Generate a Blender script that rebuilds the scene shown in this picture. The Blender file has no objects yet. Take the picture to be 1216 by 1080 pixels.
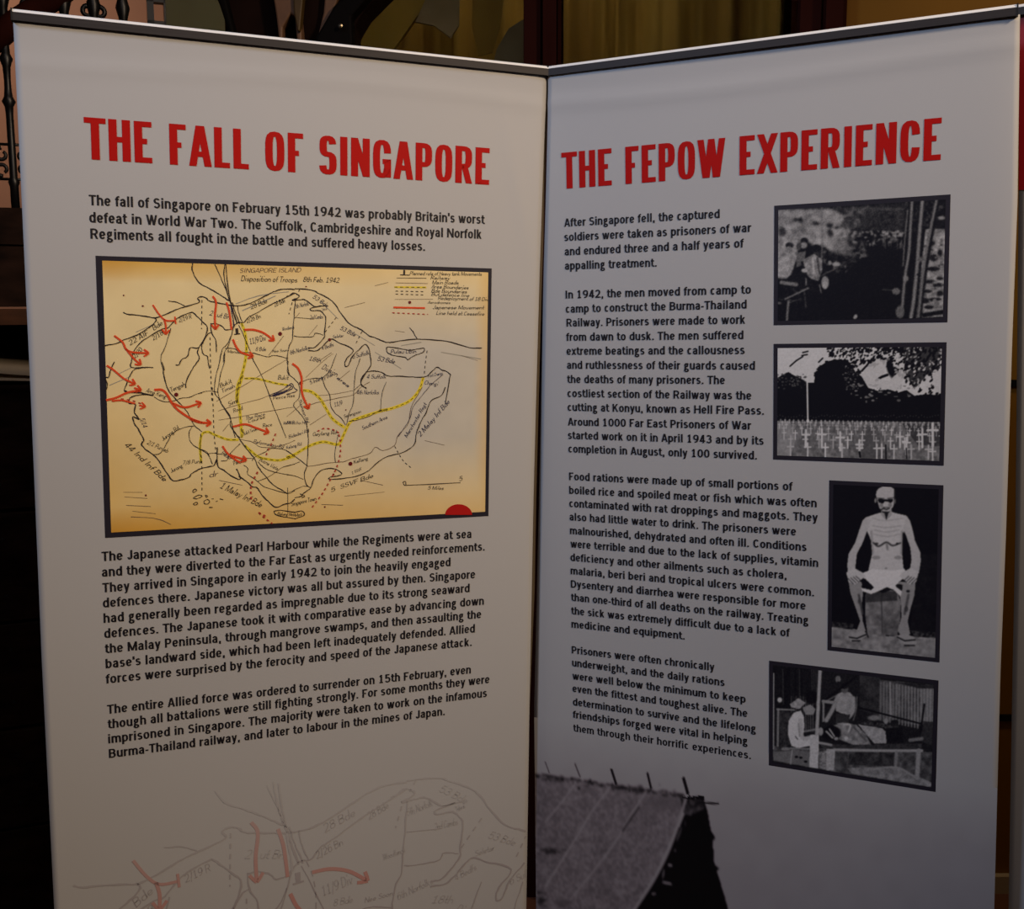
import bpy, math, random
import numpy as np
from mathutils import Matrix, Vector

random.seed(5)
rng = np.random.RandomState(11)
scene = bpy.context.scene
col = scene.collection

# ---------------------------------------------------------------- camera
FOC = 1262.476                                   # focal length in pixels of the 1216 x 1080 frame
CAM = np.array([0.0, 0.0, 1.6])
PITCH = math.radians(7.8424)
WC = np.array([[0.999996, 0.002956, 0.000407], [0.0, 0.136451, -0.990647], [-0.002984, 0.990642, 0.136451]])   # camera axes in the world
cam_d = bpy.data.cameras.new('camera')
cam_d.sensor_fit = 'HORIZONTAL'
cam_d.sensor_width = 36.0
cam_d.lens = 36.0 * FOC / 1216.0
cam_d.clip_start = 0.02
cam = bpy.data.objects.new('camera', cam_d)
cam.location = CAM
cam.rotation_euler = Matrix(WC.tolist()).to_euler()
col.objects.link(cam)
scene.camera = cam

# ---------------------------------------------------------------- world, lights, exposure
world = bpy.data.worlds.new('world')
scene.world = world
world.use_nodes = True
bgn = world.node_tree.nodes['Background']
bgn.inputs[0].default_value = (0.55, 0.6, 0.75, 1)
bgn.inputs[1].default_value = 0.05


def spot(name, loc, target, power, colour, size, angle=70, blend=0.8):
    d = bpy.data.lights.new(name, 'SPOT')
    d.energy = power
    d.color = colour
    d.shadow_soft_size = size
    d.spot_size = math.radians(angle)
    d.spot_blend = blend
    o = bpy.data.objects.new(name, d)
    o.location = loc
    o.rotation_euler = (Vector(target) - Vector(loc)).to_track_quat('-Z', 'Y').to_euler()
    col.objects.link(o)
    return o


def area(name, loc, target, power, colour, sx, sy):
    d = bpy.data.lights.new(name, 'AREA')
    d.shape = 'RECTANGLE'
    d.size, d.size_y = sx, sy
    d.energy = power
    d.color = colour
    o = bpy.data.objects.new(name, d)
    o.location = loc
    o.rotation_euler = (Vector(target) - Vector(loc)).to_track_quat('-Z', 'Y').to_euler()
    col.objects.link(o)
    return o


spot('warm_gallery_spot', (2.2, -0.15, 3.3), (-0.48, 1.8, 1.45), 285, (1.0, 0.765, 0.53), 0.18, 54, 1.0)
spot('cool_gallery_spot', (-1.9, 0.10, 3.25), (0.65, 1.8, 1.40), 114, (0.53, 0.69, 1.0), 0.22, 62, 1.0)
area('ceiling_panel_light', (0.0, 0.5, 3.3), (0.0, 1.2, 0.0), 9, (1.0, 0.88, 0.84), 1.6, 0.8)
spot('gold_wall_spot', (1.9, 1.9, 3.3), (1.3, 2.8, 1.4), 30, (1.0, 0.72, 0.40), 0.1, 95, 1.0)
spot('stair_wall_spot', (-2.5, 3.0, 3.4), (-1.9, 4.3, 2.2), 78, (1.0, 0.74, 0.55), 0.1, 110, 1.0)

spot('case_fill_left', (0.05, 2.80, 3.5), (-0.15, 2.96, 2.2), 22, (1.0, 0.82, 0.45), 0.05, 100, 1.0)  # unseen fill added inside the case to brighten the left bay
spot('case_fill_right', (0.45, 2.80, 3.5), (0.40, 2.96, 2.2), 6, (1.0, 0.82, 0.45), 0.05, 100, 1.0)  # weaker unseen fill, added for the right bay

vs = scene.view_settings
scene.display_settings.display_device = 'sRGB'
vs.view_transform = 'Standard'
vs.look = 'None'
vs.exposure = 0.0
vs.gamma = 1.0
vs.use_curve_mapping = False


# ---------------------------------------------------------------- materials
def mat(name, colour, rough=0.6, metal=0.0, noise=None, bump=None, spec=0.3):
    """noise = (scale, amount, second colour or None); bump = (scale, strength)"""
    m = bpy.data.materials.new(name)
    m.use_nodes = True
    nt = m.node_tree
    b = nt.nodes['Principled BSDF']
    b.inputs['Base Color'].default_value = (*colour, 1)
    b.inputs['Roughness'].default_value = rough
    b.inputs['Metallic'].default_value = metal
    b.inputs['Specular IOR Level'].default_value = spec
    tc = nt.nodes.new('ShaderNodeTexCoord')
    if noise:
        n = nt.nodes.new('ShaderNodeTexNoise')
        mp = nt.nodes.new('ShaderNodeMapping')
        sc = noise[0]
        mp.inputs['Scale'].default_value = sc if isinstance(sc, tuple) else (sc, sc, sc)
        nt.links.new(tc.outputs['Object'], mp.inputs['Vector'])
        nt.links.new(mp.outputs[0], n.inputs['Vector'])
        n.inputs['Scale'].default_value = 1.0
        n.inputs['Detail'].default_value = 5
        r = nt.nodes.new('ShaderNodeValToRGB')
        c2 = noise[2] if len(noise) > 2 else tuple(min(1, c * (1 + noise[1])) for c in colour)
        c1 = colour if len(noise) > 2 else tuple(c * (1 - noise[1]) for c in colour)
        r.color_ramp.elements[0].position = 0.3
        r.color_ramp.elements[1].position = 0.7
        r.color_ramp.elements[0].color = (*c1, 1)
        r.color_ramp.elements[1].color = (*c2, 1)
        nt.links.new(n.outputs['Fac'], r.inputs['Fac'])
        nt.links.new(r.outputs[0], b.inputs['Base Color'])
    if bump:
        n = nt.nodes.new('ShaderNodeTexNoise')
        n.inputs['Scale'].default_value = bump[0]
        n.inputs['Detail'].default_value = 4
        nt.links.new(tc.outputs['Object'], n.inputs['Vector'])
        bp = nt.nodes.new('ShaderNodeBump')
        bp.inputs['Strength'].default_value = bump[1]
        bp.inputs['Distance'].default_value = 0.002
        nt.links.new(n.outputs['Fac'], bp.inputs['Height'])
        nt.links.new(bp.outputs[0], b.inputs['Normal'])
    return m


def vcol_mat(name, rough=0.55):
    m = bpy.data.materials.new(name)
    m.use_nodes = True
    nt = m.node_tree
    b = nt.nodes['Principled BSDF']
    b.inputs['Roughness'].default_value = rough
    b.inputs['Specular IOR Level'].default_value = 0.25
    a = nt.nodes.new('ShaderNodeAttribute')
    a.attribute_name = 'print'
    nt.links.new(a.outputs['Color'], b.inputs['Base Color'])
    return m


SHEET_ALB = (0.52, 0.52, 0.525)
M = dict(
    sheet=mat('banner_fabric', SHEET_ALB, 0.55, bump=(900, 0.06), spec=0.25),
    header_red=mat('header_red_print', (0.33, 0.006, 0.012), 0.5),
    title_red=mat('title_red_ink', (0.50, 0.006, 0.004), 0.6, spec=0.12),
    text_ink=mat('text_ink', (0.012, 0.010, 0.014), 0.55),
    border_ink=mat('photo_border_ink', (0.022, 0.019, 0.030), 0.5),
    map_ink=mat('map_ink', (0.035, 0.024, 0.022), 0.55),
    map_ink_blue=mat('map_ink_blue', (0.030, 0.025, 0.075), 0.55),
    map_pencil=mat('map_pencil', (0.17, 0.12, 0.09), 0.6),
    map_wash=mat('map_wash', (0.38, 0.36, 0.30), 0.6),
    map_red=mat('map_red_crayon', (0.85, 0.085, 0.018), 0.55),
    map_red_dark=mat('map_red_dash', (0.50, 0.05, 0.03), 0.55),
    map_yellow=mat('map_yellow_crayon', (0.88, 0.70, 0.04), 0.55),
    map_dot=mat('map_dot_ink', (0.16, 0.008, 0.010), 0.55),
    disc_red=mat('red_disc_ink', (0.50, 0.008, 0.006), 0.5),
    faint_ink=mat('faint_map_ink', (0.335, 0.325, 0.33), 0.55),
    faint_red=mat('faint_map_red', (0.50, 0.215, 0.165), 0.55),
    faint_dark=mat('faint_map_dark', (0.20, 0.15, 0.15), 0.55),
    rail_face=mat('rail_dark_aluminium', (0.034, 0.029, 0.030), 0.55, 0.1, noise=((3, 3, 400), 0.12)),
    rail_top=mat('rail_highlight', (0.92, 0.92, 0.92), 0.4, 0.0),
    cassette=mat('cassette_aluminium', (0.35, 0.35, 0.36), 0.35, 0.8),
    black_plastic=mat('black_plastic', (0.012, 0.012, 0.013), 0.5),
    print_col=vcol_mat('printed_photograph'),
    mahogany=mat('mahogany', (0.036, 0.009, 0.007), 0.8, noise=((6, 6, 1.2), 0.4), spec=0.02),
    dark_oak=mat('dark_oak', (0.017, 0.0080, 0.0060), 0.7, noise=((2, 30, 30), 0.6), bump=(40, 0.3), spec=0.08),
    ledge_oak=mat('ledge_oak', (0.06, 0.022, 0.010), 0.45, noise=((2, 30, 30), 0.4)),
    iron=mat('black_cast_iron', (0.008, 0.008, 0.010), 0.38, 0.2, spec=0.5),
    pink_wall=mat('pink_plaster', (0.36, 0.20, 0.14), 0.8, noise=(2.5, 0.08)),
    sage_wall=mat('sage_plaster', (0.40, 0.41, 0.24), 0.8, noise=(2.5, 0.08)),
    gold_wall=mat('ochre_wall', (0.29, 0.128, 0.010), 0.6, noise=(3, 0.1)),
    curtain=mat('mustard_cloth', (0.36, 0.24, 0.055), 0.85, noise=((7, 7, 1.5), 0, (0.24, 0.14, 0.03))),
    olive_reflection=mat('olive_reflection', (0.30, 0.21, 0.035), 0.6, noise=(5, 0.15)),
    grey_cloth=mat('grey_cloth', (0.24, 0.20, 0.13), 0.8, noise=(9, 0.2)),
    tan_leather=mat('tan_leather', (0.15, 0.075, 0.040), 0.5, noise=(12, 0.3)),
    ochre_leather=mat('ochre_leather', (0.075, 0.042, 0.010), 0.5, noise=(12, 0.3)),
    black_leather=mat('black_leather', (0.004, 0.003, 0.003), 0.7, spec=0.06),
    brown_leather=mat('brown_leather', (0.012, 0.005, 0.004), 0.75, noise=(8, 0.3), spec=0.06),
    paper=mat('cream_paper', (0.55, 0.45, 0.33), 0.7),
    floor=mat('dark_wood_floor', (0.17, 0.07, 0.045), 0.55, noise=(4, 0.15)),
    ceiling=mat('ceiling_plaster', (0.35, 0.32, 0.28), 0.9, noise=(2, 0.05)),
    side_wall=mat('side_plaster', (0.24, 0.18, 0.13), 0.9, noise=(2, 0.06)),
    gap_brown=mat('gap_strip', (0.10, 0.072, 0.040), 0.7),
    black_trim=mat('black_trim', (0.006, 0.005, 0.006), 0.5),
    brass=mat('brass', (0.6, 0.5, 0.35), 0.3, 1.0),
)
gm = bpy.data.materials.new('cabinet_glass')
gm.use_nodes = True
gb = gm.node_tree.nodes['Principled BSDF']
gb.inputs['Base Color'].default_value = (0.8, 0.78, 0.7, 1)
gb.inputs['Transmission Weight'].default_value = 1.0
gb.inputs['Roughness'].default_value = 0.05
gb.inputs['IOR'].default_value = 1.2
M['glass'] = gm


# ---------------------------------------------------------------- object helpers
def new_mesh(name, verts, faces, material, parent=None, smooth=False):
    me = bpy.data.meshes.new(name)
    me.from_pydata([tuple(v) for v in verts], [], [tuple(f) for f in faces])
    if material:
        me.materials.append(material)
    if smooth:
        me.polygons.foreach_set('use_smooth', [True] * len(me.polygons))
    me.update()
    o = bpy.data.objects.new(name, me)
    col.objects.link(o)
    if parent:
        o.parent = parent
    return o


def thing(name, label, cat, loc=(0, 0, 0), group=None):
    o = bpy.data.objects.new(name, None)
    o.empty_display_size = 0.1
    o.location = loc
    col.objects.link(o)
    tag(o, label, cat, group)
    return o


def tag(o, label, cat, group=None):
    o['label'] = label
    o['category'] = cat
    if group:
        o['group'] = group


class Geo:
    """collects vertices and faces in world space; build() makes one mesh (stored relative to its parent)"""
    def __init__(self):
        self.v, self.f = [], []

    def add(self, v, f):
        n = len(self.v)
        self.v += [tuple(p) for p in v]
        self.f += [tuple(i + n for i in q) for q in f]

    def box(self, x0, x1, y0, y1, z0, z1, mtx=None):
        p = [(x0, y0, z0), (x1, y0, z0), (x1, y1, z0), (x0, y1, z0), (x0, y0, z1), (x1, y0, z1), (x1, y1, z1), (x0, y1, z1)]
        if mtx:
            p = [mtx @ Vector(q) for q in p]
        self.add(p, [(3, 2, 1, 0), (4, 5, 6, 7), (0, 1, 5, 4), (1, 2, 6, 5), (2, 3, 7, 6), (3, 0, 4, 7)])

    def prism(self, pts, y0, y1, mtx=None):
        """outline in x,z extruded in y"""
        n = len(pts)
        p = [(x, y0, z) for x, z in pts] + [(x, y1, z) for x, z in pts]
        if mtx:
            p = [mtx @ Vector(q) for q in p]
        self.add(p, [tuple(range(n)), tuple(range(2 * n - 1, n - 1, -1))] +
                 [(i, i + n, (i + 1) % n + n, (i + 1) % n) for i in range(n)])

    def lathe(self, x, y, prof, seg=14, mtx=None):
        vs_ = []
        for r, z in prof:
            for k in range(seg):
                a = 2 * math.pi * k / seg
                q = Vector((x + r * math.cos(a), y + r * math.sin(a), z))
                vs_.append(mtx @ q if mtx else q)
        fs = []
        for i in range(len(prof) - 1):
            for k in range(seg):
                k2 = (k + 1) % seg
                fs.append((i * seg + k, i * seg + k2, (i + 1) * seg + k2, (i + 1) * seg + k))
        fs.append(tuple(range(seg - 1, -1, -1)))
        fs.append(tuple((len(prof) - 1) * seg + k for k in range(seg)))
        self.add(vs_, fs)

    def tube(self, pts, r, seg=8, mtx=None):
        pts = [Vector(p) for p in pts]
        rs = r if isinstance(r, (list, tuple)) else [r] * len(pts)
        vs_, fs = [], []
        for i, p in enumerate(pts):
            t = (pts[min(i + 1, len(pts) - 1)] - pts[max(i - 1, 0)]).normalized()
            up = Vector((0, 1, 0)) if abs(t.y) < 0.9 else Vector((1, 0, 0))
            a = t.cross(up).normalized()
            b = t.cross(a)
            for k in range(seg):
                th = 2 * math.pi * k / seg
                q = p + rs[i] * (math.cos(th) * a + math.sin(th) * b)
                vs_.append(mtx @ q if mtx else q)
        for i in range(len(pts) - 1):
            for k in range(seg):
                k2 = (k + 1) % seg
                fs.append((i * seg + k, (i + 1) * seg + k, (i + 1) * seg + k2, i * seg + k2))
        fs.append(tuple(range(seg)))
        fs.append(tuple((len(pts) - 1) * seg + k for k in range(seg - 1, -1, -1)))
        self.add(vs_, fs)

    def build(self, name, material, parent=None, smooth=False, structure=False):
        off = Vector(parent.location) if parent else Vector((0, 0, 0))
        if parent and parent.parent:
            off = off + Vector(parent.parent.location)
        o = new_mesh(name, [Vector(p) - off for p in self.v], self.f, material, parent, smooth)
        if structure:
            o['kind'] = 'structure'
        return o


def ray_dir(px, py):
    """direction through a photograph pixel, in world axes (used to measure real positions on real planes)"""
    a, b = (px - 608.0) / FOC, (540.0 - py) / FOC
    return WC @ np.array([a, b, -1.0])


def at(px, py, Y):
    d = ray_dir(px, py)
    return CAM + d * (Y / d[1])


# ---------------------------------------------------------------- room
ROOM = (-3.2, 3.2, -2.6, 4.3, 3.6)
x0, x1, y0, y1, zc = ROOM
g = Geo(); g.box(x0, x1, y0, y1, -0.1, 0.0); g.build('floor', M['floor'], structure=True)
g = Geo(); g.box(x0, x1, y0, y1, zc, zc + 0.1); g.build('ceiling', M['ceiling'], structure=True)
g = Geo(); g.box(x0 - 0.1, x0, y0, y1, 0, zc); g.build('wall_left', M['side_wall'], structure=True)
g = Geo(); g.box(x1, x1 + 0.1, y0, y1, 0, zc); g.build('wall_right', M['side_wall'], structure=True)
g = Geo(); g.box(x0 - 0.1, x1 + 0.1, y0 - 0.1, y0, 0, zc); g.build('wall_front', M['side_wall'], structure=True)
g = Geo(); g.box(x0 - 0.1, x1 + 0.1, y1, y1 + 0.1, 0, zc); g.build('wall_back', M['pink_wall'], structure=True)
g = Geo(); g.box(x0, x1, y1 - 0.02, y1, 0, 0.15); g.build('baseboard_back', M['mahogany'], structure=True)

# sage panel of wall beside the pink wall, in front of it
PY = 2.75
a = at(197, 20, 3.3)
g = Geo(); g.box(a[0], a[0] + 0.75, 3.3, 3.42, 0, zc); g.build('wall_middle', M['sage_wall'], structure=True)

# ochre wall on the right with two black bands; glazed mahogany screen left of it
xa = at(1000, 30, PY)[0]
g = Geo(); g.box(xa, x1, PY, PY + 0.1, 0, zc); wall_ochre = g.build('wall_rear', M['gold_wall'], structure=True)
for py, hh in ((455, 0.013), (852, 0.013)):
    z = at(1195, py, PY)[2]
    g = Geo(); g.box(xa + 0.02, x1, PY - 0.008, PY, z - hh / 2 - 0.002, z + hh / 2 + 0.002)
    g.build('band', M['black_trim'], wall_ochre)
g = Geo(); g.box(xa, x1, PY - 0.02, PY - 0.0005, 0, 0.05); g.build('baseboard_rear', M['paper'], structure=True)

win = bpy.data.objects.new('window_1', None); col.objects.link(win); win['kind'] = 'structure'
# posts: outer stile, groove, inner stile of each
def post(pxa, pxb, zt=zc):
    xa_, xb_ = at(pxa, 40, PY)[0], at(pxb, 40, PY)[0]
    w = xb_ - xa_
    g = Geo()
    g.box(xa_, xa_ + 0.44 * w, PY - 0.03, PY + 0.06, 0, zt)
    g.box(xa_ + 0.44 * w, xa_ + 0.50 * w, PY - 0.012, PY + 0.06, 0, zt)
    g.box(xa_ + 0.50 * w, xa_ + 0.86 * w, PY - 0.05, PY + 0.06, 0, zt)
    g.box(xa_ + 0.90 * w, xb_, PY - 0.025, PY + 0.06, 0, zt)
    return g.build('post', M['mahogany'], win)
post(622, 666)
post(946, 1001)
xl, xm0, xm1, xr = at(300, 40, PY)[0], at(622, 40, PY)[0], at(666, 40, PY)[0], at(946, 40, PY)[0]
g = Geo(); g.box(xl, xr, PY - 0.02, PY + 0.04, 0, 0.62); g.build('lower_panel', M['mahogany'], win)
g = Geo(); g.box(xl - 0.06, xl, PY - 0.03, PY + 0.06, 0, zc); g.build('post', M['mahogany'], win)
g = Geo(); g.box(xl, xr, PY - 0.02, PY + 0.04, 3.1, zc); g.build('top_rail', M['mahogany'], win)
g = Geo(); g.box(xl, xm0, PY + 0.0, PY + 0.006, 0.62, 3.1); g.build('pane', M['glass'], win)
g = Geo(); g.box(xm1, xr, PY + 0.0, PY + 0.006, 0.62, 3.1); g.build('pane', M['glass'], win)
# dark backing of the case
g = Geo(); g.box(xl - 0.06, x1, 3.18, 3.22, 0, zc); g.build('wall_inner', M['dark_oak'], structure=True)


def curtain(name, xa_, xb_, Y, label):
    n = int((xb_ - xa_) / 0.008)
    vs_, fs = [], []
    for i in range(n + 1):
        x = xa_ + (xb_ - xa_) * i / n
        y = Y + 0.022 * math.sin(x * 42 + 1.3 * math.sin(x * 9)) + 0.010 * math.sin(x * 95)
        vs_ += [(x, y, 0.55), (x, y, 3.05)]
    fs = [(2 * i, 2 * i + 2, 2 * i + 3, 2 * i + 1) for i in range(n)]
    o = new_mesh(name, vs_, fs, M['curtain'], None, True)
    md = o.modifiers.new('thickness', 'SOLIDIFY'); md.thickness = 0.003
    tag(o, label, 'curtain')
    return o


curtain('curtain', xm1 + 0.02, xr + 0.02, 2.98, 'mustard curtain hanging behind the glass right of the middle mahogany post')
curtain('curtain', xl + 0.05, xm0 + 0.02, 3.05, 'mustard curtain hanging behind the glass left of the middle mahogany post')
# slanting reflection in the left glass, built as an olive slab
p = [at(418, 45, 2.93), at(445, -20, 2.93), at(525, -20, 2.93), at(466, 62, 2.93), at(420, 110, 2.93), at(395, 110, 2.93)]
g = Geo(); g.prism([(q[0], q[2]) for q in p][::-1], 2.92, 2.945)
tag(g.build('reflection', M['olive_reflection']), 'slanting olive reflection in the glass, built as a slab, above the left banner rail', 'reflection')
# hanging grey and brown cloths seen through the left pane
def cloth(pts, Y, m, label):
    g = Geo()
    q = [at(a_, b_, Y) for a_, b_ in pts]
    g.prism([(v[0], v[2]) for v in q][::-1], Y, Y + 0.012)
    o = g.build('hanging_cloth', m)
    tag(o, label, 'cloth')
cloth([(493, 26), (512, -15), (546, -15), (545, 30), (535, 45), (515, 30)], 2.90, M['grey_cloth'], 'small grey cloth hanging behind the glass beside the slanting olive reflection')
cloth([(562, -15), (600, -15), (594, 30), (585, 62), (568, 66), (560, 30)], 2.89, M['curtain'], 'narrow tan cloth hanging behind the glass left of the middle post')
cloth([(604, 34), (623, 22), (626, 82), (585, 78), (590, 58)], 2.88, M['grey_cloth'], 'dark grey cloth fold behind the glass in the corner by the middle post')

# ---------------------------------------------------------------- draped leather display left of the glass
DY = 2.55
harness = thing('leather_harness', 'dark brown and black leather harness with pale forked straps, above the left banner', 'harness', tuple(at(340, 150, DY)))
def slab(name, pts, m, d0, d1, parent=harness):
    q = [at(a_, b_, DY) for a_, b_ in pts]
    g = Geo(); g.prism([(v[0], v[2]) for v in q][::-1], DY + d0, DY + d1)
    o = g.build(name, m, parent)
    bv = o.modifiers.new('edge', 'BEVEL'); bv.width = 0.006; bv.segments = 2
    return o
slab('body', [(247, -30), (262, 8), (272, 38), (285, 90), (400, 90), (420, 90), (419, 30), (432, 8), (470, -30)], M['brown_leather'], 0.02, 0.14)
slab('side_flap', [(440, -30), (398, 10), (377, 46), (372, 85), (422, 85), (419, 22), (445, -8), (460, -30)], M['black_leather'], -0.02, 0.03)
slab('collar', [(247, -30), (262, 8), (272, 38), (280, 60), (286, 60), (276, 25), (262, -30)], M['black_leather'], -0.01, 0.03)
slab('forked_strap', [(322, -30), (330, 20), (333, 46), (333, 70), (337, 70), (338, 35), (347, 19), (352, 22), (354, 44), (357, 70), (361, 70), (360, 40), (352, -30)], M['tan_leather'], -0.02, 0.02)
slab('strap', [(350, -30), (352, 18), (356, 40), (359, 42), (362, 10), (366, -30)], M['ochre_leather'], -0.03, 0.0)
slab('strap', [(388, -30), (384, 15), (376, 48), (380, 48), (395, 15), (412, -30)], M['tan_leather'], 0.0, 0.018)
g = Geo(); c = at(404.5, 31, DY - 0.03); g.lathe(0, 0, [(0.002, 0), (0.005, 0.001), (0.005, 0.003), (0.001, 0.005)], 12, Matrix.Translation(c) @ Matrix.Rotation(math.pi / 2, 4, 'X'))
g.build('stud', M['brass'], harness)

# ---------------------------------------------------------------- dark oak stair side, left, turned about 24 degrees
YAW = math.radians(22)
S0 = at(25, 500, 2.62)                            # a point of its face
SM = Matrix.Translation((S0[0], S0[1], 0)) @ Matrix.Rotation(YAW, 4, 'Z')
SMi = SM.inverted()


def on_stair(px, py):
    """(s, z) on the face of the stair side"""
    d = ray_dir(px, py)
    n = np.array([math.sin(YAW), -math.cos(YAW), 0])
    t = n @ (np.array([S0[0], S0[1], 0]) - np.array([0, 0, 0])) / (n @ d)
    q = CAM + d * t
    l = SMi @ Vector(q)
    return l.x, l.z


stair = bpy.data.objects.new('wall_stair', None); col.objects.link(stair); stair['kind'] = 'structure'
zj = [0.0] + sorted(on_stair(8, y)[1] for y in (608, 741, 868, 987, 1100)) + [on_stair(8, 458)[1]]
zj = [0.0, max(0.02, zj[1])] + zj[2:]
sa, sb = -0.75, 0.55
for i in range(len(zj) - 1):
    if zj[i + 1] - zj[i] < 0.03:
        continue
    g = Geo(); g.box(sa, sb, 0.0 + 0.004 * (i % 2), 0.05, zj[i] + 0.004, zj[i + 1] - 0.004, SM)
    o = g.build('plank', M['dark_oak'], stair)
    bv = o.modifiers.new('edge', 'BEVEL'); bv.width = 0.004; bv.segments = 1
    g = Geo()
    for s in (-0.06, -0.35):
        for dz in (0.07, zj[i + 1] - zj[i] - 0.07):
            g.lathe(0, 0, [(0.006, 0), (0.005, 0.003), (0.001, 0.004)], 8, SM @ Matrix.Translation((s, 0.004 * (i % 2) + 0.001, zj[i] + dz)) @ Matrix.Rotation(math.pi / 2, 4, 'X'))
    g.build('nail', M['iron'], o)
zt = on_stair(8, 458)[1]
g = Geo(); g.box(sa, sb, 0.05, 0.45, 0.0, zt - 0.02, SM); g.build('core', M['dark_oak'], stair)
g = Geo(); g.box(sa, sb, 0.004, 0.45, zt - 0.02, zt, SM); g.build('shelf', M['dark_oak'], stair)
zl0, zl1 = on_stair(10, 386)[1], on_stair(10, 366)[1]
zs = on_stair(10, 247)[1]
g = Geo(); g.box(sa, sb, -0.006, 0.45, zl0, zl1 - 0.002, SM); g.build('ledge', M['ledge_oak'], stair)
zmid = zl1 + (zs - zl1) * 0.62
g = Geo(); g.box(sa, sb, 0.0, 0.45, zl1 + 0.004, zmid, SM); g.build('fascia', M['dark_oak'], stair)
g = Geo(); g.box(sa, sb, -0.008, 0.45, zmid + 0.004, zs, SM); g.build('fascia', M['dark_oak'], stair)
g = Geo(); g.box(sa, sb, 0.44, 0.45, zt, zl0, SM); g.build('back_board', M['dark_oak'], stair)
for s in (sa, sb - 0.02):
    g = Geo(); g.box(s, s + 0.02, 0.02, 0.45, zt, zl0, SM); g.build('end_board', M['dark_oak'], stair)

# leaflets on the shelf
s1, _ = on_stair(0, 450)
for k, (dz, lab) in enumerate(((0.0, 'cream leaflet lying flat on the dark shelf behind the left banner'),
                               (0.010, 'cream leaflet with a curled edge, upper of the two on the dark shelf'))):
    vs_, fs = [], []
    nx_ = 16
    for i in range(nx_ + 1):
        s = s1 - 0.10 + 0.34 * i / nx_
        u = i / nx_
        z = zt + 0.003 + dz + (0.030 * (1 - u) ** 2 if k else 0.004 * math.sin(u * 6) + 0.004)
        for dd in (0.012 + 0.01 * k, 0.22):
            p = SM @ Vector((s, dd, z + (0.034 if dd > 0.1 else 0.0))); vs_.append(p)
    fs = [(2 * i, 2 * i + 2, 2 * i + 3, 2 * i + 1) for i in range(nx_)]
    o = new_mesh('leaflet', vs_, fs, M['paper'], None, True)
    md = o.modifiers.new('thickness', 'SOLIDIFY'); md.thickness = 0.0025; md.offset = 1
    tag(o, lab, 'leaflet')

# iron railing standing on the stair side
rail = thing('iron_railing', 'black cast iron stair railing with scrolled balusters beside the pink wall', 'railing', tuple(SM @ Vector((0, 0.1, zs))))
RY = 0.10


def on_rail(px, py):
    d = ray_dir(px, py)
    n = np.array([math.sin(YAW), -math.cos(YAW), 0])
    o_ = SM @ Vector((0, RY, 0))
    t = n @ np.array([o_.x, o_.y, 0]) / (n @ d)
    l = SMi @ Vector(CAM + d * t)
    return l.x, l.z


def curl(g, cx, cz, r, a0, a1, w, mtx, shrink=0.55):
    pts, rs = [], []
    n = 16
    for i in range(n + 1):
        t = i / n
        a = math.radians(a0 + (a1 - a0) * t)
        rr = r * (1 - shrink * t)
        pts.append((cx + rr * math.cos(a), RY, cz + rr * math.sin(a)))
        rs.append(w * (1 - 0.3 * t))
    g.tube(pts, rs, 8, mtx)


px_list = [12, 90, 125, 155, 187, 225, 262]
s_ref, z_ref = on_rail(12, 125)
top_z = zs + 0.86
spacing = 0.072
sb0 = on_rail(11, 130)[0]
ks = list(range(-4, 8))
_, zc1 = on_rail(12, 70)
_, zc2 = on_rail(12, 121)
_, zsc = on_rail(14, 192)
px2mm = (zc1 - zc2) / 51.0
for k in ks:
    s = sb0 + k * (on_rail(125, 8)[0] - on_rail(90, 8)[0]) * 1.0
    if s < sa + 0.02 or s > on_rail(168, 20)[0]:
        continue
    g = Geo()
    r = 4.6 * px2mm
    prof = [(r * 1.1, zs), (r * 1.1, zsc - 0.06), (r * 1.5, zsc - 0.05), (r, zsc - 0.04), (r * 0.95, zc2 - 0.03), (r * 1.1, zc2 - 0.012), (r * 1.75, zc2), (r * 1.1, zc2 + 0.012),
            (r * 0.9, zc2 + 0.03), (r * 0.85, (zc1 + zc2) / 2), (r, zc1 - 0.02), (r * 1.7, zc1), (r * 1.1, zc1 + 0.012),
            (r * 0.9, zc1 + 0.06), (r * 1.2, zc1 + 0.12), (r * 1.9, zc1 + 0.145), (r * 1.2, zc1 + 0.17), (r * 0.9, zc1 + 0.3), (r, top_z)]
    g.lathe(s, RY, prof, 12, SM)
    b = g.build('baluster', M['iron'], rail, True)
    if k % 2 == 0:
        g = Geo()
        for sg in (-1, 1):
            curl(g, s + sg * 0.024, zsc + 0.016, 0.017, 90 if sg > 0 else 90, (90 - sg * 330), r * 0.62, SM)
            curl(g, s + sg * 0.024, zsc - 0.020, 0.017, 270, (270 + sg * 330), r * 0.62, SM)
        g.box(s - 0.045, s + 0.045, RY - 0.004, RY + 0.004, zsc + 0.038, zsc + 0.044, SM)
        g.box(s - 0.045, s + 0.045, RY - 0.004, RY + 0.004, zsc - 0.046, zsc - 0.040, SM)
        g.build('scroll', M['iron'], b, True)
    else:
        _, zq = on_rail(155, 18)
        g = Geo()
        for sg in (-1, 1):
            curl(g, s + sg * 0.014, zq, 0.013, 90, 90 - sg * 300, r * 0.7, SM, 0.3)
        g.build('scroll', M['iron'], b, True)
# raking handrail and the top rail
g = Geo()
h1, h2 = on_rail(-40, 75), on_rail(72, -8)
g.tube([(h1[0], RY, h1[1]), ((h1[0] + h2[0]) / 2, RY, (h1[1] + h2[1]) / 2 + 0.01), (h2[0], RY, h2[1]), (h2[0] + 0.12, RY, h2[1] + 0.12)], 0.030, 12, SM)
g.build('handrail', M['mahogany'], rail, True)
g = Geo(); g.box(sa + 0.02, sb - 0.02, RY - 0.02, RY + 0.02, top_z - 0.03, top_z + 0.01, SM); g.build('top_rail', M['iron'], rail)
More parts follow.
